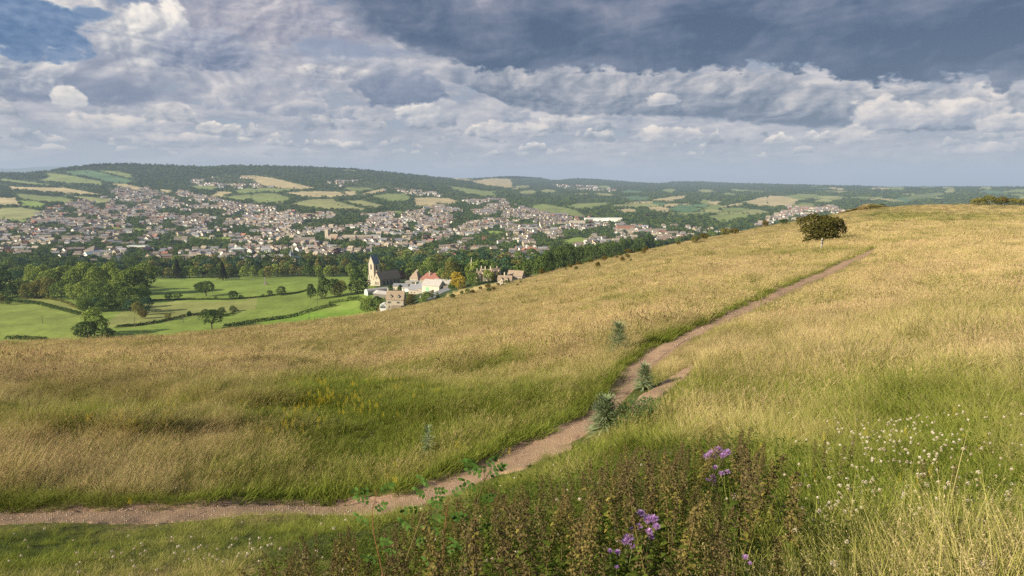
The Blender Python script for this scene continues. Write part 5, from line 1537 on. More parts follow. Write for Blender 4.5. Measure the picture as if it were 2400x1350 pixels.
def simple_building(name, px, py, rz, L, W, he, hr, wm, rm, label, cat, style='x', wins=(), chims=(), D=None, base=-4, door=None, s=1.0):
    t = thing(name, px, py, rz, label, cat, D, s)
    b = MB(); r = MB()
    if style == 'hip': b.box(-L/2, L/2, -W/2, W/2, base, he); r.hip(-L/2, L/2, -W/2, W/2, he, he + hr, 0, .35)
    elif style == 'flat': b.box(-L/2, L/2, -W/2, W/2, base, he); r.box(-L/2-.25, L/2+.25, -W/2-.25, W/2+.25, he, he + hr)
    else: b.house_body(-L/2, L/2, -W/2, W/2, base, he, he + hr, style); r.gable(-L/2, L/2, -W/2, W/2, he, he + hr + .04, style, .26, .35)
    w = b.build('wall', wm, t); ro = r.build('roof', rm, t)
    for (x, z, ww, hh, f) in wins:
        if f == '-y': window(w, x, -W/2, z, ww, hh, '-y')
        elif f == '-x': window(w, -L/2, x, z, ww, hh, '-x')
        else: window(w, L/2, x, z, ww, hh, '+x')
    for (x, y, z0, z1) in chims:
        c = MB(); c.box(x-.45, x+.45, y-.35, y+.35, z0, z1); c.box(x-.52, x+.52, y-.42, y+.42, z1, z1+.18); c.box(x-.3, x-.1, y-.1, y+.1, z1+.18, z1+.6); c.box(x+.1, x+.3, y-.1, y+.1, z1+.18, z1+.6)
        c.build('chimney', m_quoin, ro)
    if door:
        dm = MB(); x0, x1, z1, mt = door; dm.box(x0, x1, -W/2-.09, -W/2+.02, -.3, z1); dm.build('door', mt, w)
    return t, w, ro
m_pale = simple('pale_metal', (.44,.48,.46), .45, .12, .8, .4); m_sheet = simple('grey_sheet_roof', (.33,.31,.29), .7, .2, .7, .3)
m_dkside = simple('weathered_boards', (.14,.125,.11), .9, .25, 1.5); m_green = simple('green_painted_door', (.22,.40,.25), .6, .1, 2)
m_red = simple('bright_red_tiles', (.27,.12,.09), .85, .25, 1.5)
# --- farmhouse with dormers
L_, W_ = 12.6, 6.4
fh, w_, ro = simple_building('farmhouse', 929, 723, -7, L_, W_, 7.4, 5.2, m_ash, m_roofb, 'tall stone farmhouse with two roof dormers and a chimney at each end', 'house', 'x',
   [(-4.0, 4.4, 1.9, 1.3, '-y'), (2.4, 4.4, 1.8, 1.3, '-y'), (-4.0, 1.0, .9, 1.6, '-y'), (-.8, 1.0, 1.2, 1.5, '-y')],
   [(-L_/2 + .5, 0, 11.4, 14.2), (L_/2 - .5, 0, 11.4, 14.4)], base=-8)
for x in (-2.9, 2.6):
    d = MB(); d.house_body(x-.75, x+.75, -W_/2 + .15, -W_/2 + 2.4, 7.6, 9.2, 10.3, 'y'); dd = d.build('dormer', m_quoin, ro)
    r = MB(); r.gable(x-.75, x+.75, -W_/2 + .1, -W_/2 + 2.5, 9.2, 10.35, 'y', .14, .15); r.build('dormer_roof', m_roofb, dd)
    window(dd, x, -W_/2 + .15, 8.1, .8, 1.0, '-y')
ext = MB(); ext.box(-1.6, 5.4, -W_/2 - 3.0, -W_/2 - .01, -8, 3.0); ext.build('lower_wing', wallmat('dull_stone', (.27,.22,.18), .2), fh)
cons = MB()
pts = [(-2.4, -8), (2.4, -8), (2.4, 2.2)] + [(2.4 * math.cos(a * math.pi / 10), 2.2 + 1.9 * math.sin(a * math.pi / 10)) for a in range(1, 10)] + [(-2.4, 2.2)]
cons.prism([(-8.8 + a, b) for a, b in pts], 'y', -3.2, 1.4); cf = cons.build('conservatory', m_frame, fh)
gp = MB()
for i in range(5): gp.box(-8.8 - 1.9 + i * .8, -8.8 - 1.9 + i * .8 + .6, -3.26, -3.1, .6, 2.2)
for i in range(3): gp.box(-8.8 - 1.0 + i * .8, -8.8 - 1.0 + i * .8 + .6, -3.26, -3.1, 2.5, 3.3)
gp.build('pane', m_win, cf)
# --- curved-roof metal barn
def barn():
    t = thing('metal_barn', 858, 692, -52, 'long pale metal barn with a curved end below the church', 'barn')
    pr = [(-3.4, -4), (3.4, -4), (3.4, 2.8), (2.7, 4.0), (1.4, 4.9), (0, 5.2), (-1.4, 4.9), (-2.7, 4.0), (-3.4, 2.8)]
    e = MB(); e.prism(pr, 'y', 0, .3); e.build('end_wall', m_pale, t)
    b = MB(); b.prism([(-3.35, -4), (3.35, -4), (3.35, 2.75), (-3.35, 2.75)], 'y', .31, 19); b.build('side_wall', simple('dull_metal_siding', (.24,.25,.24), .6, .15, 1), t)
    r = MB(); r.prism([(p, q) for p, q in pr[2:]], 'y', .31, 19.2); r.build('roof', m_sheet, t)
    wn = MB(); wn.box(3.36, 3.42, 10.5, 11.2, 1.2, 2.3); wn.build('window', m_win, t)
barn()
t, w_, ro = simple_building('long_shed', 904, 695, -30, 19, 8, 2.6, 1.6, m_dkside, m_sheet, 'low dark-sided shed with pale sheet roof between barn and farmhouse', 'shed', 'x')
sk = MB()
sk.add([(-8.6, -3.9, 3.0), (-7.2, -3.9, 3.0), (-7.2, -.8, 4.22), (-8.6, -.8, 4.22), (-8.6, -3.9, 3.06), (-7.2, -3.9, 3.06), (-7.2, -.8, 4.28), (-8.6, -.8, 4.28)], [(0,3,2,1),(4,5,6,7),(0,1,5,4),(1,2,6,5),(2,3,7,6),(3,0,4,7)])
sk.build('skylight', m_frame, ro)
simple_building('white_cottage', 941, 677, -8, 13, 6, 3.0, 1.6, WM['cream'], RM['slate'], 'low cream-walled cottage directly behind the farmhouse roof', 'house', 'x')
simple_building('white_garden_wall_building', 958, 682, -14, 10, 4, 2.4, .9, WM['white'], m_sheet, 'small white outbuilding beside the dark holly-like tree', 'outbuilding', 'flat')
simple_building('stone_cottage', 975, 688, -28, 8.5, 7, 3.6, 3.6, m_ash, RM['slate'], 'stone cottage with steep slate roof and lit left gable', 'house', 'x', [(-1.6, .8, 1.0, 1.2, '-y'), (1.2, .8, 1.0, 1.2, '-y')], [(0, 0, 6.6, 8.6)])
simple_building('stone_cottage', 993, 684, -34, 8, 7, 3.4, 3.4, WM['grey'], RM['slate'], 'darker stone cottage joined behind the steep slate-roofed one', 'house', 'x', (), [(2.5, 0, 6.2, 8.0)])
simple_building('village_hall', 1017, 682, -30, 15.5, 8, 4.6, 3.6, WM['cream'], m_sheet, 'cream barn-like hall with a green door facing the farmyard', 'hall', 'x', (), (), door=(-4.2, -1.4, 3.4, m_green))
simple_building('hall_annexe', 1040, 671, -20, 14, 7, 3.2, 2.0, WM['cream'], m_sheet, 'smaller cream annexe behind the hall at the roadside', 'outbuilding', 'x')
simple_building('red_roofed_house', 1012, 660, -12, 18, 10, 2.6, 5.2, m_ash, m_red, 'house with a broad bright red tiled roof behind the hall', 'house', 'hip', (), [(-1.2, -2.0, 5, 9.2)])
simple_building('hip_roofed_house', 976, 657, -25, 9.5, 9, 2.6, 7.4, m_ash, m_roofb, 'house with a tall brown pyramid-like roof next to purple-leaved trees', 'house', 'hip', (), [(1.2, 0, 8, 10.6)])
simple_building('flat_roofed_house', 974, 667, -8, 17, 6, 2.6, .5, WM['grey'], m_sheet, 'long low flat-roofed house behind the slate-roofed cottages', 'house', 'flat')
# --- spire, manor and cottages at the right of the village
t = thing('stone_spire', 1105.5, 643, 20, 'slim pale stone spire rising between the trees right of the village', 'spire')
m = MB(); m.box(-1.6, 1.6, -1.6, 1.6, -4, 4.2)
for sx in (-1, 1):
    for sy in (-1, 1): m.prism([(sx*1.3-.3, sy*1.3-.3), (sx*1.3+.3, sy*1.3-.3), (sx*1.3+.3, sy*1.3+.3), (sx*1.3-.3, sy*1.3+.3)], 'z', 4.2, 5.6)
m.build('tower', m_ash, t)
m = MB(); m.tube([(0,0,4.2),(0,0,8.5),(0,0,13.6)], [1.35, .75, .08], 8); m.build('spire', m_quoin, t)
for (px, py, rz, L, W, he, hr, lab, chs) in ((1128,659,15,9,7,5.6,3.4,'left wing of pale stone with chimneys, hidden by the bright green tree',[(-3.6,0,8.2,11.4),(0,0,8.2,11.0)]),
                                        (1140,657,-12,11,8,6.2,3.8,'stone manor with crowded tall chimneys behind the bright green tree',[(-4.6,0,9,12.6),(-1.0,0,9,12.2),(4,0,9,12.4)]),
                                        (1161,655,30,8,7,6.4,4.0,'grey gabled stone house right of the manor chimneys',[(2,0,9,12.0)]),
                                        (1184,667,-10,12,7,4.2,3.6,'gabled stone cottage with a thick central chimney above the slope bushes',[(-.6,0,7,10.4)])):
    t, w_, ro = simple_building('stone_manor' if 'manor with' in lab else 'stone_house', px, py, rz, L, W, he, hr, m_ash, m_roofb, lab, 'house', 'x', [(-2.4, 1.2, 1.2, 1.3, '-y'), (2.2, 1.2, 1.2, 1.3, '-y')], chs, base=-6, s=.76)
    for x in (-2.6, 2.2):
        d = MB(); d.house_body(x-1.3, x+1.3, -W/2-.5, -W/2+1.5, -2, he, he+2.4, 'y'); gg = d.build('gable', m_quoin, w_); window(gg, x, -W/2-.5, he-1.6, .8, 1.1, '-y')
        r = MB(); r.gable(x-1.3, x+1.3, -W/2-.5, -W/2+1.6, he, he+2.45, 'y', .15, .12); r.build('gable_roof', m_roofb, gg)
t, w_, ro = simple_building('ivy_cottage', 1210, 654, -22, 13, 7, 3.4, 3.6, WM['grey'], m_roofb, 'brown-roofed cottage with a white garage door at the brow of the slope', 'house', 'x', (), (), door=None, s=.85)
d = MB(); d.box(-6.58, -6.49, -1.6, 1.2, -.4, 2.4); d.build('garage_door', m_frame, w_)
# --- the village road and its wall
Q = resample([(1002,706,0,0),(1010,700,0,0),(1022,690,0,0),(1035,683,0,0),(1052,677,0,0)], 2.0)[:, :2]
V = []
for i, u in enumerate(np.linspace(-1, 1, 5)):
    V.append(far.at(Q[:, 0] + u * 5, Q[:, 1] + u * 3.2) + np.array([0, 0, .35]))
V = np.array(V).transpose(1, 0, 2)
tag(link('road', mesh_np('road', V.reshape(-1, 3), grid_faces(V.shape[0], V.shape[1])[:, ::-1], [simple('asphalt', (.13,.135,.15), .9, .15, 1)], None)), kind='structure')
def wallrun(pts, h, th, mt, name, label, cat):
    P = [at_far(a, b) for a, b in pts]; m = MB(); o0 = Vector(P[0])
    for a, b in zip(P[:-1], P[1:]):
        a = Vector(a) - o0; b = Vector(b) - o0; d = (b - a).normalized(); n = Vector((-d.y, d.x, 0)).normalized() * th / 2
        m.add([a-n-Vector((0,0,1.5)), b-n-Vector((0,0,1.5)), b+n-Vector((0,0,1.5)), a+n-Vector((0,0,1.5)), a-n+Vector((0,0,h)), b-n+Vector((0,0,h)), b+n+Vector((0,0,h)), a+n+Vector((0,0,h))],
              [(0,3,2,1),(4,5,6,7),(0,1,5,4),(1,2,6,5),(2,3,7,6),(3,0,4,7)])
    return tag(m.build(name, mt, None, tuple(o0)), label, cat)
wallrun([(1000,690),(1012,686),(1030,679),(1052,673)], 1.8, .5, m_dkside, 'roadside_wall', 'dark stone wall along the far side of the village road', 'wall')
wallrun([(985,699),(994,692),(1004,686)], 1.4, .5, m_quoin, 'garden_wall', 'pale garden wall below the steep slate-roofed cottage', 'wall')
# --- landmark buildings of the town
t = thing('spired_mill', 686, 617, -30, 'pale stone mill with a pointed slate spire and tall chimney at the town edge', 'mill')
m = MB(); m.box(-6, 0, -3, 4, -4, 13); m.build('tower', m_ash, t)
m = MB(); m.tube([(-3, .5, 13), (-3, .5, 22)], [3.9, .2], 4); m.build('spire', m_lead, t)
m = MB(); m.house_body(.05, 13, -5, 6, -4, 8, 12, 'y'); w_ = m.build('wall', m_ash, t)
r = MB(); r.gable(.05, 13, -5, 6, 8, 12.05, 'y', .3, .3); r.build('roof', m_lead, t)
for z in (4.5, 8.5):
    for x in (-5, -3, -1): window(w_, x, -3.0, z, 1.0, 2.0, '-y')
m = MB(); m.tube([(-9, 9, -3), (-9, 9, 20), (-9, 9, 27)], [1.6, 1.2, .9], 8); m.build('factory_chimney', m_quoin, t)
for (nm, px, py, rz, L, W, he, hr, wm, rm, st, lab, cat) in (
  ('mill_building', 578, 617, -26, 26, 11, 8, 4, m_ash, RM['slate'], 'x', 'long stone mill with a bright white gable end above the woodland belt', 'mill'),
  ('mill_building', 604, 614, -62, 24, 11, 9, 4, m_ash, RM['brown'], 'x', 'second stone mill turned away, right of the white-gabled mill', 'mill'),
  ('warehouse', 640, 608, 10, 34, 16, 6, 2, WM['cream'], m_sheet, 'x', 'pale flat-looking warehouse between the mills and the spired mill', 'warehouse'),
  ('warehouse', 557, 592, 14, 26, 16, 7, 3, WM['grey'], m_pale, 'hip', 'grey warehouse with a silvery ridged roof left of the mills', 'warehouse'),
  ('white_office_block', 325, 584, 0, 36, 14, 7, .8, WM['white'], m_pale, 'flat', 'white flat-roofed block above the poplar clump', 'building'),
  ('hipped_villa', 222, 594, -20, 26, 22, 6, 8, WM['buff'], RM['brown'], 'hip', 'large villa with a broad brown hipped roof in the front streets', 'house'),
  ('gabled_hall', 218, 603, 60, 24, 14, 6, 5, WM['white'], m_pale, 'x', 'white-gabled hall with silvery roof below the hipped villa', 'hall'),
  ('white_factory', 1405, 518, -4, 95, 30, 9, 1.2, WM['white'], m_pale, 'flat', 'long white factory, left half, in front of the green fields', 'factory'),
  ('white_factory', 1441, 520, -4, 42, 34, 11, 1.2, WM['white'], WM['white'], 'flat', 'tall white right-hand block of the long white factory', 'factory'),
  ('brick_works', 1465, 538, 0, 48, 20, 11, 1, WM['brick'], RM['brown'], 'flat', 'square dark red brick works right of the white factory', 'factory'),
  ('cream_flats', 1353, 527, 0, 44, 14, 12, 1, WM['cream'], m_sheet, 'flat', 'cream block of flats below the white factory', 'building'),
  ('round_ended_works', 1066, 603, -20, 12, 12, 9, 1, WM['brick'], RM['red'], 'hip', 'squat red brick tower-like house above the green by the wood', 'house'),
  ('shed_roofed_store', 850, 560, 12, 40, 22, 5, 4, WM['pink'], RM['stone'], 'x', 'big store with a wide pale roof in the middle of the town', 'building'),
  ('school', 812, 562, -6, 44, 12, 7, 4, m_ash, RM['stone'], 'x', 'long buff stone school beside the town church tower', 'school'),
  ('long_hall', 715, 568, 3, 44, 12, 6, 5, WM['grey'], RM['brown'], 'x', 'long dark-roofed stone hall above the spired mill', 'hall'),
  ('glass_roofed_depot', 1238, 540, 3, 50, 24, 6, 1, WM['white'], m_pale, 'flat', 'low white depot below the terraced hillside rows', 'building')):
    D = float(far.D(px, py)); simple_building(nm, px, py, rz, L, W, he, hr, wm, rm, lab, cat, st, [(-L*.3, 2, 1.2, 2, '-y'), (0, 2, 1.2, 2, '-y'), (L*.3, 2, 1.2, 2, '-y')])
t = thing('town_church', 768, 563, -15, 'buff town church with a square tower in the middle of the town', 'church')
m = MB(); m.box(-4, 4, -4, 4, -3, 24); [m.box(x-.6, x+.6, y-.6, y+.6, 24, 26.5) for x in (-3.4, 3.4) for y in (-3.4, 3.4)]; m.build('tower', m_ash, t)
m = MB(); m.house_body(4.1, 26, -5, 5, -3, 8, 14, 'x'); m.build('nave', m_ash, t)
m = MB(); m.gable(4.3, 26, -5, 5, 8, 14.05, 'x', .3, .3); m.build('roof', m_roofb, t)
# --- stone cross in the pasture
t = thing('stone_cross', 622, 667, 10, 'weathered stone cross on a stepped base in the bright pasture', 'cross')
m = MB(); m.box(-2.0,2.0,-2.0,2.0,-.5,.7); m.box(-1.4,1.4,-1.4,1.4,.7,1.5); m.box(-.9,.9,-.9,.9,1.5,2.4); m.build('base', WM['grey'], t)
m = MB(); m.prism([(-.35,-.35),(.35,-.35),(.35,.35),(-.35,.35)], 'z', 2.4, 8.0); m.box(-1.1,1.1,-.26,.26,6.4,7.0); m.build('shaft', WM['grey'], t)
# --- power line poles
for (px, py, h) in ((745,719,28),(725,747,18),(430,758,22),(317,767,26),(100,758,18),(663,652,7)):
    D = float(far.D(px, py)); hm = h * D / FPX
    t = thing('power_pole', px, py, 0, {745: 'tall pole standing in the pasture left of the barn hedge', 725: 'short pole beside the lime strip of grass', 430: 'thin pole in the yellowish pasture', 317: 'pole at the foot of the pasture hedge', 100: 'faint pole in the smooth left field', 663: 'tiny pole at the top edge of the bright pasture'}[px], 'pole')
    m = MB(); m.tube([(0,0,-.5),(0,0,hm)], [.17,.12], 6); m.build('pole', m_bark, t)
    m = MB(); m.box(-.9,.9,-.06,.06,hm-.7,hm-.55); m.build('crossarm', m_bark, t)
# --- waymark post on the slope
P = near_z(np.array([1925.5]), np.array([582.0]))[0]
t = empty('waymark_post', tuple(P), .3); tag(t, 'short pale wooden post with dark bands standing below the lone hawthorn', 'post')
m = MB(); m.box(-.10,.10,-.09,.09,-.3,1.32); m.prism([(-.10,1.32),(.10,1.32),(0,1.42)], 'y', -.09, .09); m.build('post', simple('weathered_oak', (.30,.28,.24), .85, .2, 4), t)
for z0, z1 in ((1.08,1.20),(.74,.86)):
    m = MB(); m.box(-.112,.112,-.102,.102,z0,z1); m.build('band', simple('dark_band', (.05,.05,.05), .7, .1, 4), t)
# ------------------------------------------------------------------ plants of the foreground
def flatmat(name, a, b, trans=.25):
    def fn(g):
        r = g.attr('r'); oi = g.node('ShaderNodeObjectInfo'); o = X(g, oi.outputs['Random'])
        return g.mix(g.m('ADD', r * .8, (o - .5) * .5 + .1, clamp=True), a, b)
    return leafy(name, fn, trans)
m_seed = flatmat('brown_seed', (.062,.046,.024), (.165,.128,.062)); m_seedg = flatmat('olive_seed', (.095,.075,.03), (.21,.165,.06))
m_leafg = flatmat('weed_leaf', (.055,.085,.014), (.15,.19,.035), .4); m_leafy = flatmat('yellowing_leaf', (.20,.20,.04), (.34,.28,.07), .4)
m_stem = flatmat('weed_stem', (.10,.09,.035), (.20,.15,.06)); m_purple = flatmat('thistle_purple', (.46,.26,.58), (.74,.50,.80), .4)
m_involucre = flatmat('thistle_cup', (.11,.07,.09), (.16,.13,.08)); m_spiny = flatmat('spiny_leaf', (.16,.21,.095), (.35,.41,.24), .3)
m_briar = flatmat('briar_stem', (.13,.11,.045), (.22,.18,.07)); m_redst = flatmat('red_briar', (.17,.07,.04), (.24,.11,.06))
m_white = flatmat('clover_white', (.36,.28,.20), (.66,.61,.50)); m_yel = flatmat('bedstraw_yellow', (.50,.38,.03), (.66,.52,.05)); m_blu = flatmat('harebell_blue', (.22,.25,.60), (.32,.34,.75))

class LB:
    """leaf builder: blades and kites with a random attribute"""
    def __init__(s, seed): s.V = []; s.F = []; s.r = []; s.R = np.random.default_rng(seed)
    def leaf(s, p, d, L, w, droop=.3, r=None, up=(0, 0, 1)):
        p = np.array(p, float); d = np.array(d, float); d /= np.linalg.norm(d); sd_ = np.cross(d, up); n = np.linalg.norm(sd_)
        sd_ = sd_ / n if n > 1e-6 else np.array([1., 0, 0]); r = s.R.random() if r is None else r
        dn = np.array([0, 0, -1.0]); b = len(s.V)
        q1 = p + d * L * .35; q2 = p + d * L * .7 + dn * L * droop * .35; q3 = p + d * L * .95 + dn * L * droop
        s.V += [p, q1 - sd_*w*.5, q1 + sd_*w*.5, q2 - sd_*w*.36, q2 + sd_*w*.36, q3]; s.r += [r] * 6
        s.F += [(b, b+1, b+2), (b+1, b+3, b+4, b+2), (b+3, b+5, b+4)]
    def kite(s, p, size, r=None, n=None):
        R = s.R; n = R.normal(size=3) if n is None else np.array(n) + R.normal(0, .4, 3); n /= np.linalg.norm(n)
        a = np.cross(n, R.normal(size=3)); a /= np.linalg.norm(a); b_ = np.cross(n, a); b = len(s.V); p = np.array(p, float)
        s.V += [p - a*size, p - b_*size*.7, p + a*size, p + b_*size*.7]; s.r += [R.random() if r is None else r] * 4; s.F.append((b, b+1, b+2, b+3))
    def tube(s, pts, rs, n=4):
        m = MB(); m.tube(pts, rs, n); b = len(s.V); s.V += [np.array(v) for v in m.v]; s.F += [tuple(i + b for i in f) for f in m.f]; r = s.R.random(); s.r += [r] * len(m.v)
    def mesh(s, name, mat):
        F4 = np.array([f for f in s.F if len(f) == 4]).reshape(-1, 4); F3 = np.array([f for f in s.F if len(f) == 3]).reshape(-1, 3)
        return mesh_np(name, np.array(s.V), [f for f in (F4, F3) if len(f)], [mat], {'r': np.array(s.r)}, False)

# --- brown seeding weeds
def weed(seed):
    R = np.random.default_rng(seed); h = .62
    bend = R.normal(0, .05, 2); P = [np.array([bend[0] * t * t, bend[1] * t * t, h * t]) for t in np.linspace(0, 1, 6)]
    st = LB(seed); st.tube([tuple(p) for p in P], [.0045, .004, .0036, .003, .0024, .001], 4)
    lv = LB(seed + 1); sd_ = LB(seed + 2)
    at = lambda t: np.array([bend[0] * t * t, bend[1] * t * t, h * t])
    for i in range(9):
        t = .10 + i * .078 + R.uniform(-.01, .01); a = i * 1.57 + R.uniform(-.3, .3); L = .075 * (1.1 - t * .75) * R.uniform(.7, 1.2)
        for k in (0, math.pi):
            if R.random() < .86: lv.leaf(at(t), (math.cos(a + k), math.sin(a + k), .25), L, L * .5, R.uniform(.2, .7))
    for i in range(15):
        t = .50 + i * .034; nb = 4; rad = .037 * (1 - ((t - .68) / .42) ** 2) * R.uniform(.7, 1.25)
        for k in range(nb):
            a = i * 1.1 + k * 2 * math.pi / nb + R.uniform(-.3, .3)
            for q in range(4):
                f = (q + 1) / 4; sd_.kite(at(t) + np.array([math.cos(a) * rad * f, math.sin(a) * rad * f, -.012 * f * f + R.normal(0, .004)]), R.uniform(.0045, .0080))
    for i in range(12): t = R.uniform(.5, .95); a = R.uniform(0, 6.3); lv.leaf(at(t), (math.cos(a), math.sin(a), .5), .022, .008, .3)
    return st.mesh('stem', m_stem), lv.mesh('leaves', m_leafg), sd_.mesh('seed_head', m_seed)
WV = [weed(900 + 7 * i) for i in range(7)]
TIP = [(540,1300),(640,1250),(740,1218),(900,1192),(1000,1160),(1130,1112),(1250,1088),(1350,1068),(1450,1022),(1600,1000),(1680,968),(1770,984),(1800,1050)]
tip_x, tip_y = zip(*TIP)
placed = []; it = []
tries = 0
while len(placed) < 298 and tries < 60000:
    tries += 1
    px = rng.uniform(560, 1900); py = rng.uniform(1120, 1640); D = float(near.D(px, py))
    if px > 1720 and rng.random() < (px - 1720) / 160: continue
    if rng.random() > (D / 6.5) ** 1.2: continue
    sc_ = rng.uniform(.55, 1.15); tp = py - .62 * sc_ * FPX / D * .96
    lim = float(np.interp(px, tip_x, tip_y))
    if tp < lim + rng.exponential(14): continue
    if tp > 1340: continue
    if any(abs(px - a) < 30 and D < d + .2 and tp < b + 25 for a, b, d in ((1668,1080,4.3),(1695,1115,4.3),(1508,1225,2.4),(1466,1268,2.3),(1437,1305,2.2))): continue
    wx = (px - 1200) / FPX * D
    if any((wx - a) ** 2 + (D - b) ** 2 < .085 ** 2 for a, b in placed): continue
    if fbm(np.array([wx * 1.1 + 5]), np.array([D * 1.1]), 2)[0] < .34 and rng.random() < .8: continue
    placed.append((wx, D)); P = near_z(np.array([px]), np.array([py]))[0]
    k = int(rng.integers(0, 7)); t = empty('seeding_weed', tuple(P), rng.uniform(0, 6.28), sc_)
    t.rotation_euler[0] = rng.normal(0, .12); t.rotation_euler[1] = rng.normal(.05, .13)
    for nm, me, mt in zip(('stem', 'leaves', 'seed_head'), WV[k], (None, m_leafy if rng.random() < .18 else None, m_seedg if rng.random() < .35 else None)):
        link(nm, me, t, mat=mt)
    tag(t, 'upright weed stem with brown crumbling seed spike in the dense stand on the near bank', 'weed', 'brown seeding weeds on the near bank')
for px, py in ((1905,1130),(1925,1125),(1985,1110),(1960,1150),(2150,1215),(2225,1240)):
    P = near_z(np.array([px + 0.]), np.array([py + 30.]))[0]; t = empty('seeding_weed', tuple(P), rng.uniform(0, 6), .7)
    for nm, me in zip(('stem', 'leaves', 'seed_head'), WV[int(rng.integers(0, 7))]): link(nm, me, t)
    tag(t, 'small brown seed-spiked weed standing apart in the grass right of the dense stand', 'weed', 'brown weeds standing apart on the right')

# --- leafy undergrowth between the weeds
def herb(seed, n=26, h=.22, L=.05):
    lv = LB(seed); R = lv.R
    for i in range(n):
        a = R.uniform(0, 6.28); q = .12 * math.sqrt(R.random()); z = R.uniform(.03, h)
        lv.leaf((q * math.cos(a), q * math.sin(a), z), (math.cos(a + R.normal(0, .6)), math.sin(a + R.normal(0, .6)), R.uniform(-.1, .7)), L * R.uniform(.6, 1.4), L * .42 * R.uniform(.6, 1.2), R.uniform(.1, .6))
    for i in range(5):
        a = R.uniform(0, 6.28); lv.tube([(0, 0, 0), (.06 * math.cos(a), .06 * math.sin(a), h * .6), (.1 * math.cos(a), .1 * math.sin(a), h)], [.002, .0015, .001], 3)
    return lv.mesh('herb', m_leafg)
HV = [herb(1300 + i) for i in range(4)] + [herb(1320 + i, 30, .12, .03) for i in range(3)]
n = 26000; px = rng.uniform(540, 2460, n); py = rng.uniform(1060, 1640, n); D = near.D(px, py)
lim = np.interp(px, tip_x, tip_y) + 70
k = (rng.random(n) < np.where((px < 1740 + 500 * (fbm(px * .02, py * .02, 3) - .5)) & (py > lim), .6, .22 * np.exp(-((px - 2050) / 420) ** 2 - ((py - 1180) / 200) ** 2)) * (D / 8) ** 2)
d_, w_p, _ = path_dist(px, py, PA); k &= d_ > w_p * 1.3
px, py, D = px[k], py[k], D[k]; P = near_z(px, py); n = len(px)
R_ = np.zeros((n, 3)); R_[:, 2] = rng.uniform(0, 6.28, n); s_ = rng.uniform(.5, 1.15, n) * np.interp(px, [600, 1100], [.6, 1])
print('herbs', n)
scatter('undergrowth', HV, P, R_, np.repeat(s_[:, None], 3, 1), rng.integers(0, 7, n), {})

# --- purple thistles
def thistle(px, py, h, heads, label, lean=(0, 0)):
    """heads: (dx, height fraction, size) in metres to the side"""
    P = near_z(np.array([float(px)]), np.array([float(py)]))[0]; t = empty('purple_thistle', tuple(P), 0)
    tag(t, label, 'thistle', 'purple thistles on the near bank')
    st = LB(int(px)); R = st.R; top = h * .8
    st.tube([(0, 0, -.02), (lean[0] * .4, 0, top * .5), (lean[0], lean[1], top)], [.005, .004, .003], 5)
    hp = []
    for dx, z, s in heads:
        e = (dx + lean[0], R.uniform(-.04, .04), z); st.tube([(lean[0] * .7, 0, max(z - .2, .1)), (dx * .6 + lean[0], e[1] * .6, z - .07), (e[0], e[1], z - .012)], [.0025, .002, .0018], 4); hp.append((e, s))
    st_o = link('stem', st.mesh('stem', flatmat_cache('thistle_green', (.10,.13,.04), (.19,.22,.08))), t)
    lv = LB(int(px) + 1)
    for i in range(26):
        z = R.uniform(.08, h * .8); a = R.uniform(0, 6.28); lv.leaf((lean[0] * z / top, 0, z), (math.cos(a), math.sin(a), .35), R.uniform(.05, .11), .014, R.uniform(.1, .5))
    link('leaves', lv.mesh('leaves', m_leafg), t)
    for (e, s) in hp:
        c = MB(); c.tube([(e[0], e[1], e[2] - .016 * s), (e[0], e[1], e[2] - .004 * s), (e[0], e[1], e[2] + .006 * s)], [.004 * s, .010 * s, .0075 * s], 8)
        hd = LB(int(e[2] * 10000) % 9999)
        for i in range(150):
            u = hd.R.normal(size=3); u /= np.linalg.norm(u); u[2] = abs(u[2]) * .9 + .12
            hd.leaf((e[0], e[1], e[2]), u, .024 * s * hd.R.uniform(.75, 1.1), .0022 * s, .05)
        ho = link('flower_head', hd.mesh('flower_head', m_purple), t)
        c.build('cup', m_cup, ho, smooth=True)
    return t
_fm = {}
def flatmat_cache(n_, a, b):
    if n_ not in _fm: _fm[n_] = flatmat(n_, a, b)
    return _fm[n_]
m_cup = simple('thistle_cup_green', (.13,.08,.11), .8, .3, 60)
def thistle_at(tpx, tpy, D, base_h, heads, label):
    """plant whose crown of flowers stands at a surveyed spot: find the ground point D metres out under it"""
    lo, hi = 900.0, 1690.0
    for _ in range(40):
        mid = (lo + hi) / 2
        if float(near.D(float(tpx), mid)) > D: lo = mid
        else: hi = mid
    gp = near_z(np.array([float(tpx)]), np.array([lo]))[0]
    ztop = float(ray(tpx, tpy)[1]) * D; h = ztop - gp[2]
    h = max(h, .25); hs = [(dx / FPX * D, h + dy / FPX * D, s * min(D / 3.6, 1.0) * 1.3) for dx, dy, s in heads]
    return thistle(tpx, lo, h, hs, label)
thistle_at(1668, 1080, 4.3, 0, [(-22,14,1.25),(-8,18,1.2),(12,22,1.3),(27,24,1.35),(33,13,1.2),(20,10,1.1),(-2,8,1.0),(8,-26,1.0),(16,-30,1.0),(33,-30,1.0),(-1,-44,1.0),(2,-60,1.1)], 'tallest purple thistle with a wide cluster of heads among the brown weeds')
thistle_at(1508, 1225, 2.4, 0, [(-14,20,1.15),(4,4,1.5),(18,6,1.35),(22,-4,1.1),(-22,-6,1.0),(2,-14,1.1),(10,-34,1.0),(26,-18,.8),(-38,-14,.6)], 'purple thistle with the largest tight cluster of heads near the bottom')
thistle_at(1466, 1268, 2.3, 0, [(-8,-3,1.1),(4,2,1.25),(8,-8,.9),(-3,6,.8)], 'small purple thistle with two merged heads just left of the large cluster')
thistle_at(1437, 1305, 2.15, 0, [(-10,-2,.8),(8,-1,.9),(0,-14,.6)], 'lowest pair of small purple thistle heads at the bottom edge')
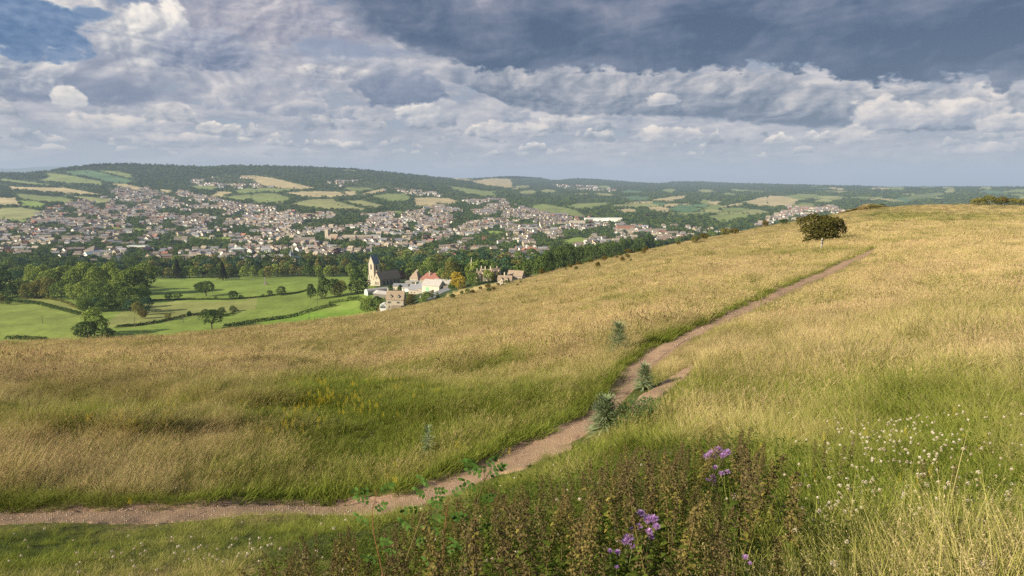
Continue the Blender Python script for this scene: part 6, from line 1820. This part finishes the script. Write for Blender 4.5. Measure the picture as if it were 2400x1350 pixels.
thistle_at(1742, 1322, 2.0, 0, [(0,0,.9),(6,-5,.6)], 'single small purple thistle head at the bottom, right of the others')
thistle_at(1652, 1185, 4.0, 0, [(0,0,.6),(14,-10,.5)], 'faint budding thistle below the tallest one')

# --- tall grey-green spiny thistles beside the path
def spiny(px, py, hpx, wpx, label, skirt=0, n=260):
    P = near_z(np.array([float(px)]), np.array([float(py)]))[0]; D = P[1]; h = hpx / FPX * D; w = wpx / FPX * D
    t = empty('spiny_thistle', tuple(P), 0); tag(t, label, 'thistle')
    st = LB(int(px) * 3); R = st.R; st.tube([(0, 0, -.03), (.01, 0, h * .5), (0, 0, h * .97)], [.014, .011, .006], 6); link('stem', st.mesh('stem', flatmat_cache('spiny_stem', (.12,.13,.09), (.2,.21,.15))), t)
    lv = LB(int(px) * 3 + 1)
    for i in range(n):
        z = h * (.05 + .93 * R.random() ** .9); f = z / h; rad = w * .62 * (1.05 - .55 * f) ; a = R.uniform(0, 6.28); el = -.15 + 1.1 * f
        lv.leaf((0, 0, z * .97), (math.cos(a), math.sin(a), el), rad * R.uniform(.6, 1.15), .022 + .012 * (1 - f), R.uniform(-.1, .25))
        if R.random() < .75:
            q = R.uniform(.3, .8) * rad; a2 = a + R.choice([-.7, .7]); p0 = np.array([math.cos(a) * q, math.sin(a) * q, z * .97 + el * q * .7])
            lv.leaf(p0, (math.cos(a2), math.sin(a2), el + .5), rad * .35, .011, .1)
    link('leaves', lv.mesh('leaves', m_spiny), t)
    if skirt:
        sk = LB(int(px) * 3 + 2); w2 = skirt / FPX * D
        for i in range(900):
            a = R.uniform(0, 6.28); q = math.sqrt(R.random()); c = np.array([w2 * .55 + math.cos(a) * q * w2 * .62, math.sin(a) * q * w2 * .35, R.uniform(.05, h * .68) * (1 - .5 * q)]); c[2] += .30 * c[0] + .10
            a2 = R.uniform(0, 6.28); sk.leaf(c, (math.cos(a2), math.sin(a2), R.uniform(.1, 1.1)), R.uniform(.08, .18), .017, R.uniform(.1, .5))
        link('side_shoots', sk.mesh('side_shoots', flatmat('dark_spiny_leaf', (.045,.085,.03), (.13,.20,.07))), t)
    return t
spiny(1417, 1016, 92, 92, 'tall pale spiny thistle with dark bushy side shoots at the path edge', 120, 560)
spiny(1508, 912, 64, 60, 'spiny grey-green thistle between the path and its side branch', 0, 360)
spiny(1449, 832, 78, 70, 'farthest and tallest-looking spiny thistle, on the grass left of the path', 0, 420)
spiny(1004, 1066, 74, 46, 'thin spiny thistle standing alone in the green hollow', 0, 150)
spiny(2382 - 1100 + 760, 1400, 0.1, 0.1, 'x') if False else None

# --- briar shoots crossing the path from below
def briar(pts, D, label, red=False, leaves=9):
    """pts: line from the ground up through surveyed points; D metres out"""
    t0 = np.array([float(ray(*pts[0])[0]) * D, D, float(ray(*pts[0])[1]) * D])
    Q = [np.array([float(ray(a, b)[0]) * (D + .05 * i), D + .05 * i, float(ray(a, b)[1]) * (D + .05 * i)]) - t0 for i, (a, b) in enumerate(pts)]
    t = empty('briar_shoot', tuple(t0), 0); tag(t, label, 'briar')
    st = LB(int(pts[0][0])); n = len(Q); st.tube([tuple(q) for q in Q], [.0020 * (1 - .6 * i / (n - 1)) + .0006 for i in range(n)], 5)
    for i in range(40):
        u = st.R.random() * (n - 1.01); k = int(u); p = Q[k] * (1 - u + k) + Q[k+1] * (u - k); a = st.R.uniform(0, 6.3); st.leaf(p, (math.cos(a), math.sin(a), .2), .008, .003, 0)
    link('stem', st.mesh('stem', m_redst if red else m_briar), t)
    lv = LB(int(pts[0][0]) + 5); R = lv.R
    for i in range(leaves):
        u = (.35 + .63 * (i / max(leaves - 1, 1))) * (n - 1.01); k = int(u); p = Q[k] * (1 - u + k) + Q[k+1] * (u - k)
        sgn = 1 if i % 2 else -1; d = np.array([sgn * 1.0, R.uniform(-.5, .5), R.uniform(.1, .7)]); d /= np.linalg.norm(d)
        L = .085 * R.uniform(.7, 1.15)
        for j in range(3):
            c = p + d * L * (.35 + .25 * j)
            for s2 in (-1, 1):
                dd = np.array([d[0] * .5 - s2 * d[2] * .8, R.uniform(-.3, .3), d[2] * .5 + s2 * abs(d[0]) * .8]); lv.leaf(c, dd, .026, .016, .1, up=(0, 1, 0))
        lv.leaf(p + d * L * .95, d, .03, .018, .1, up=(0, 1, 0))
    link('leaves', lv.mesh('leaves', flatmat_cache('briar_leaf', (.045,.10,.02), (.12,.22,.05))), t)
briar([(1070,1440),(1075,1385),(1082,1320),(1098,1250),(1118,1180),(1134,1130),(1136,1100),(1126,1086)], 2.3, 'longest arching briar shoot with leafy tip against the path')
briar([(1134,1128),(1146,1108),(1152,1098)], 2.65, 'short side tip of the longest briar shoot', False, 3)
briar([(1026,1450),(1030,1390),(1036,1320),(1042,1250),(1048,1195),(1052,1165)], 2.3, 'straight reddish briar shoot left of the longest one', True, 6)
briar([(932,1440),(940,1380),(952,1310),(974,1250),(995,1190),(1005,1160),(1012,1135)], 2.4, 'briar shoot with dark leaves whose tip stands before the path bend', False, 9)
briar([(912,1440),(905,1385),(892,1320),(876,1250),(872,1200),(882,1160),(880,1148)], 2.4, 'leftmost thin reddish briar shoot crossing the path edge', True, 7)

# --- flowers and stones too many to count
def ball(seed, mat, n=26, r=.011):
    b = LB(seed)
    for i in range(n):
        u = b.R.normal(size=3); u /= np.linalg.norm(u); b.kite(np.array([0, 0, .2]) + u * r * b.R.uniform(.6, 1), r * .5, None, u)
    b.tube([(0, 0, 0), (.005, 0, .1), (0, 0, .195)], [.0012, .001, .001], 3)
    nk = n; F4 = np.array([f for f in b.F if len(f) == 4]); F3 = np.array([f for f in b.F if len(f) == 3]).reshape(-1, 3)
    mi = [0] * nk + [1] * (len(F4) - nk + len(F3))
    return mesh_np('clover', np.array(b.V), [F4, F3] if len(F3) else [F4], [mat, m_leafg], {'r': np.array(b.r)}, False, mi)
def spray(seed, mat):
    b = LB(seed); R = b.R
    for k in range(3):
        bx, by = R.normal(0, .03, 2); h = R.uniform(.3, .42)
        for i in range(60):
            t = R.random(); b.kite((bx + R.normal(0, .02 * (1.2 - t)), by + R.normal(0, .02 * (1.2 - t)), h * (.5 + .5 * t)), .006)
    return b.mesh('spray', mat)
CL = [ball(1500 + i, m_white) for i in range(3)]
n = 9000; px = rng.uniform(0, 2420, n); py = rng.uniform(930, 1600, n); D = near.D(px, py)
den = .05 * (py > 1000) + 1.0 * np.exp(-((px - 2080) / 170) ** 2 - ((py - 1080) / 80) ** 2) + .7 * np.exp(-((px - 1900) / 190) ** 2 - ((py - 1240) / 60) ** 2) + .35 * np.exp(-((px - 2300) / 200) ** 2 - ((py - 1220) / 160) ** 2) + .6 * np.exp(-((px - 480) / 260) ** 2 - ((py - 1335) / 28) ** 2) + .15 * np.exp(-((px - 650) / 200) ** 2 - ((py - 980) / 60) ** 2)
d_, w_p, _ = path_dist(px, py, PA)
k = (rng.random(n) < den * (D / 9) ** 1.1 * 1.3) & (d_ > w_p * 1.4); px, py, D = px[k], py[k], D[k]; P = near_z(px, py); n = len(px); R_ = np.zeros((n, 3)); R_[:, :2] = rng.normal(0, .15, (n, 2))
s_ = rng.uniform(.7, 1.15, n)
print('clover', n)
scatter('white_clover_flowers', CL, P, R_, np.repeat(s_[:, None], 3, 1), rng.integers(0, 3, n), {})
YS = [spray(1600 + i, m_yel) for i in range(3)]
n = 16000; px = rng.uniform(100, 2400, n); py = rng.uniform(820, 1200, n); D = near.D(px, py)
cln = fbm(px * .03, py * .05, 3)
den = 1.0 * np.exp(-((px - 800) / 120) ** 2 - ((py - 930) / 42) ** 2) + .7 * np.exp(-((px - 680) / 60) ** 2 - ((py - 1000) / 40) ** 2) + .25 * np.exp(-((px - 300) / 140) ** 2 - ((py - 990) / 25) ** 2)
den = den * smooth(cln, .35, .65) + .005 * (px > 1500) + .003
k = rng.random(n) < den * 1.0; px, py = px[k], py[k]; P = near_z(px, py); n = len(px); R_ = np.zeros((n, 3)); R_[:, 2] = rng.uniform(0, 6, n)
s_ = np.where(px < 1400, rng.uniform(.4, .7, n), rng.uniform(.2, .32, n)); sv = np.stack([s_, s_, np.where(px < 1400, .35 + s_ * .6, .5)], 1)
scatter('yellow_bedstraw', YS, P, R_, sv, rng.integers(0, 3, n), {})
# pebbles on the trodden earth
def pebble(seed):
    R = np.random.default_rng(seed); m = MB(); n = 6
    V = [(0, 0, .6)] + [(math.cos(a) * R.uniform(.7, 1.2), math.sin(a) * R.uniform(.6, 1), R.uniform(-.1, .25)) for a in np.arange(n) * 2 * math.pi / n] + [(0, 0, -.5)]
    m.add(V, [(0, i + 1, (i + 1) % n + 1) for i in range(n)] + [(n + 1, (i + 1) % n + 1, i + 1) for i in range(n)]); return m.mesh('pebble', [m_peb])
m_peb = simple('pale_limestone_chips', (.33,.26,.195), .9, .3, 1.0, .1, objrand=.35)
PV = [pebble(i) for i in range(4)]
px_, py_ = [], []
for Pth, num in ((PA, 5200), (PB, 500), (PC, 400)):
    i = rng.integers(0, len(Pth) - 1, num); T = np.gradient(Pth[:, :2], axis=0); T /= np.hypot(T[:, 0], T[:, 1])[:, None]
    u = rng.uniform(-1.05, 1.05, num); N_ = np.stack([-T[:, 1], T[:, 0]], 1)[i]; W = np.where(u > 0, Pth[i, 3], Pth[i, 2])
    px_.append(Pth[i, 0] + N_[:, 0] * u * W); py_.append(Pth[i, 1] + N_[:, 1] * u * W)
px, py = np.concatenate(px_), np.concatenate(py_); k = (px > -60) & (py > near.sil(px) + 3); px, py = px[k], py[k]
P = near_z(px, py); P[:, 2] += .026; n = len(px); R_ = np.zeros((n, 3)); R_[:, 2] = rng.uniform(0, 6, n)
s_ = .006 + .016 * rng.random(n) ** 4 * (rng.random(n) < .8); s_ *= np.clip(P[:, 1] / 12, .8, 2.0)
scatter('path_pebbles', PV, P, R_, np.repeat(s_[:, None], 3, 1), rng.integers(0, 4, n), {})
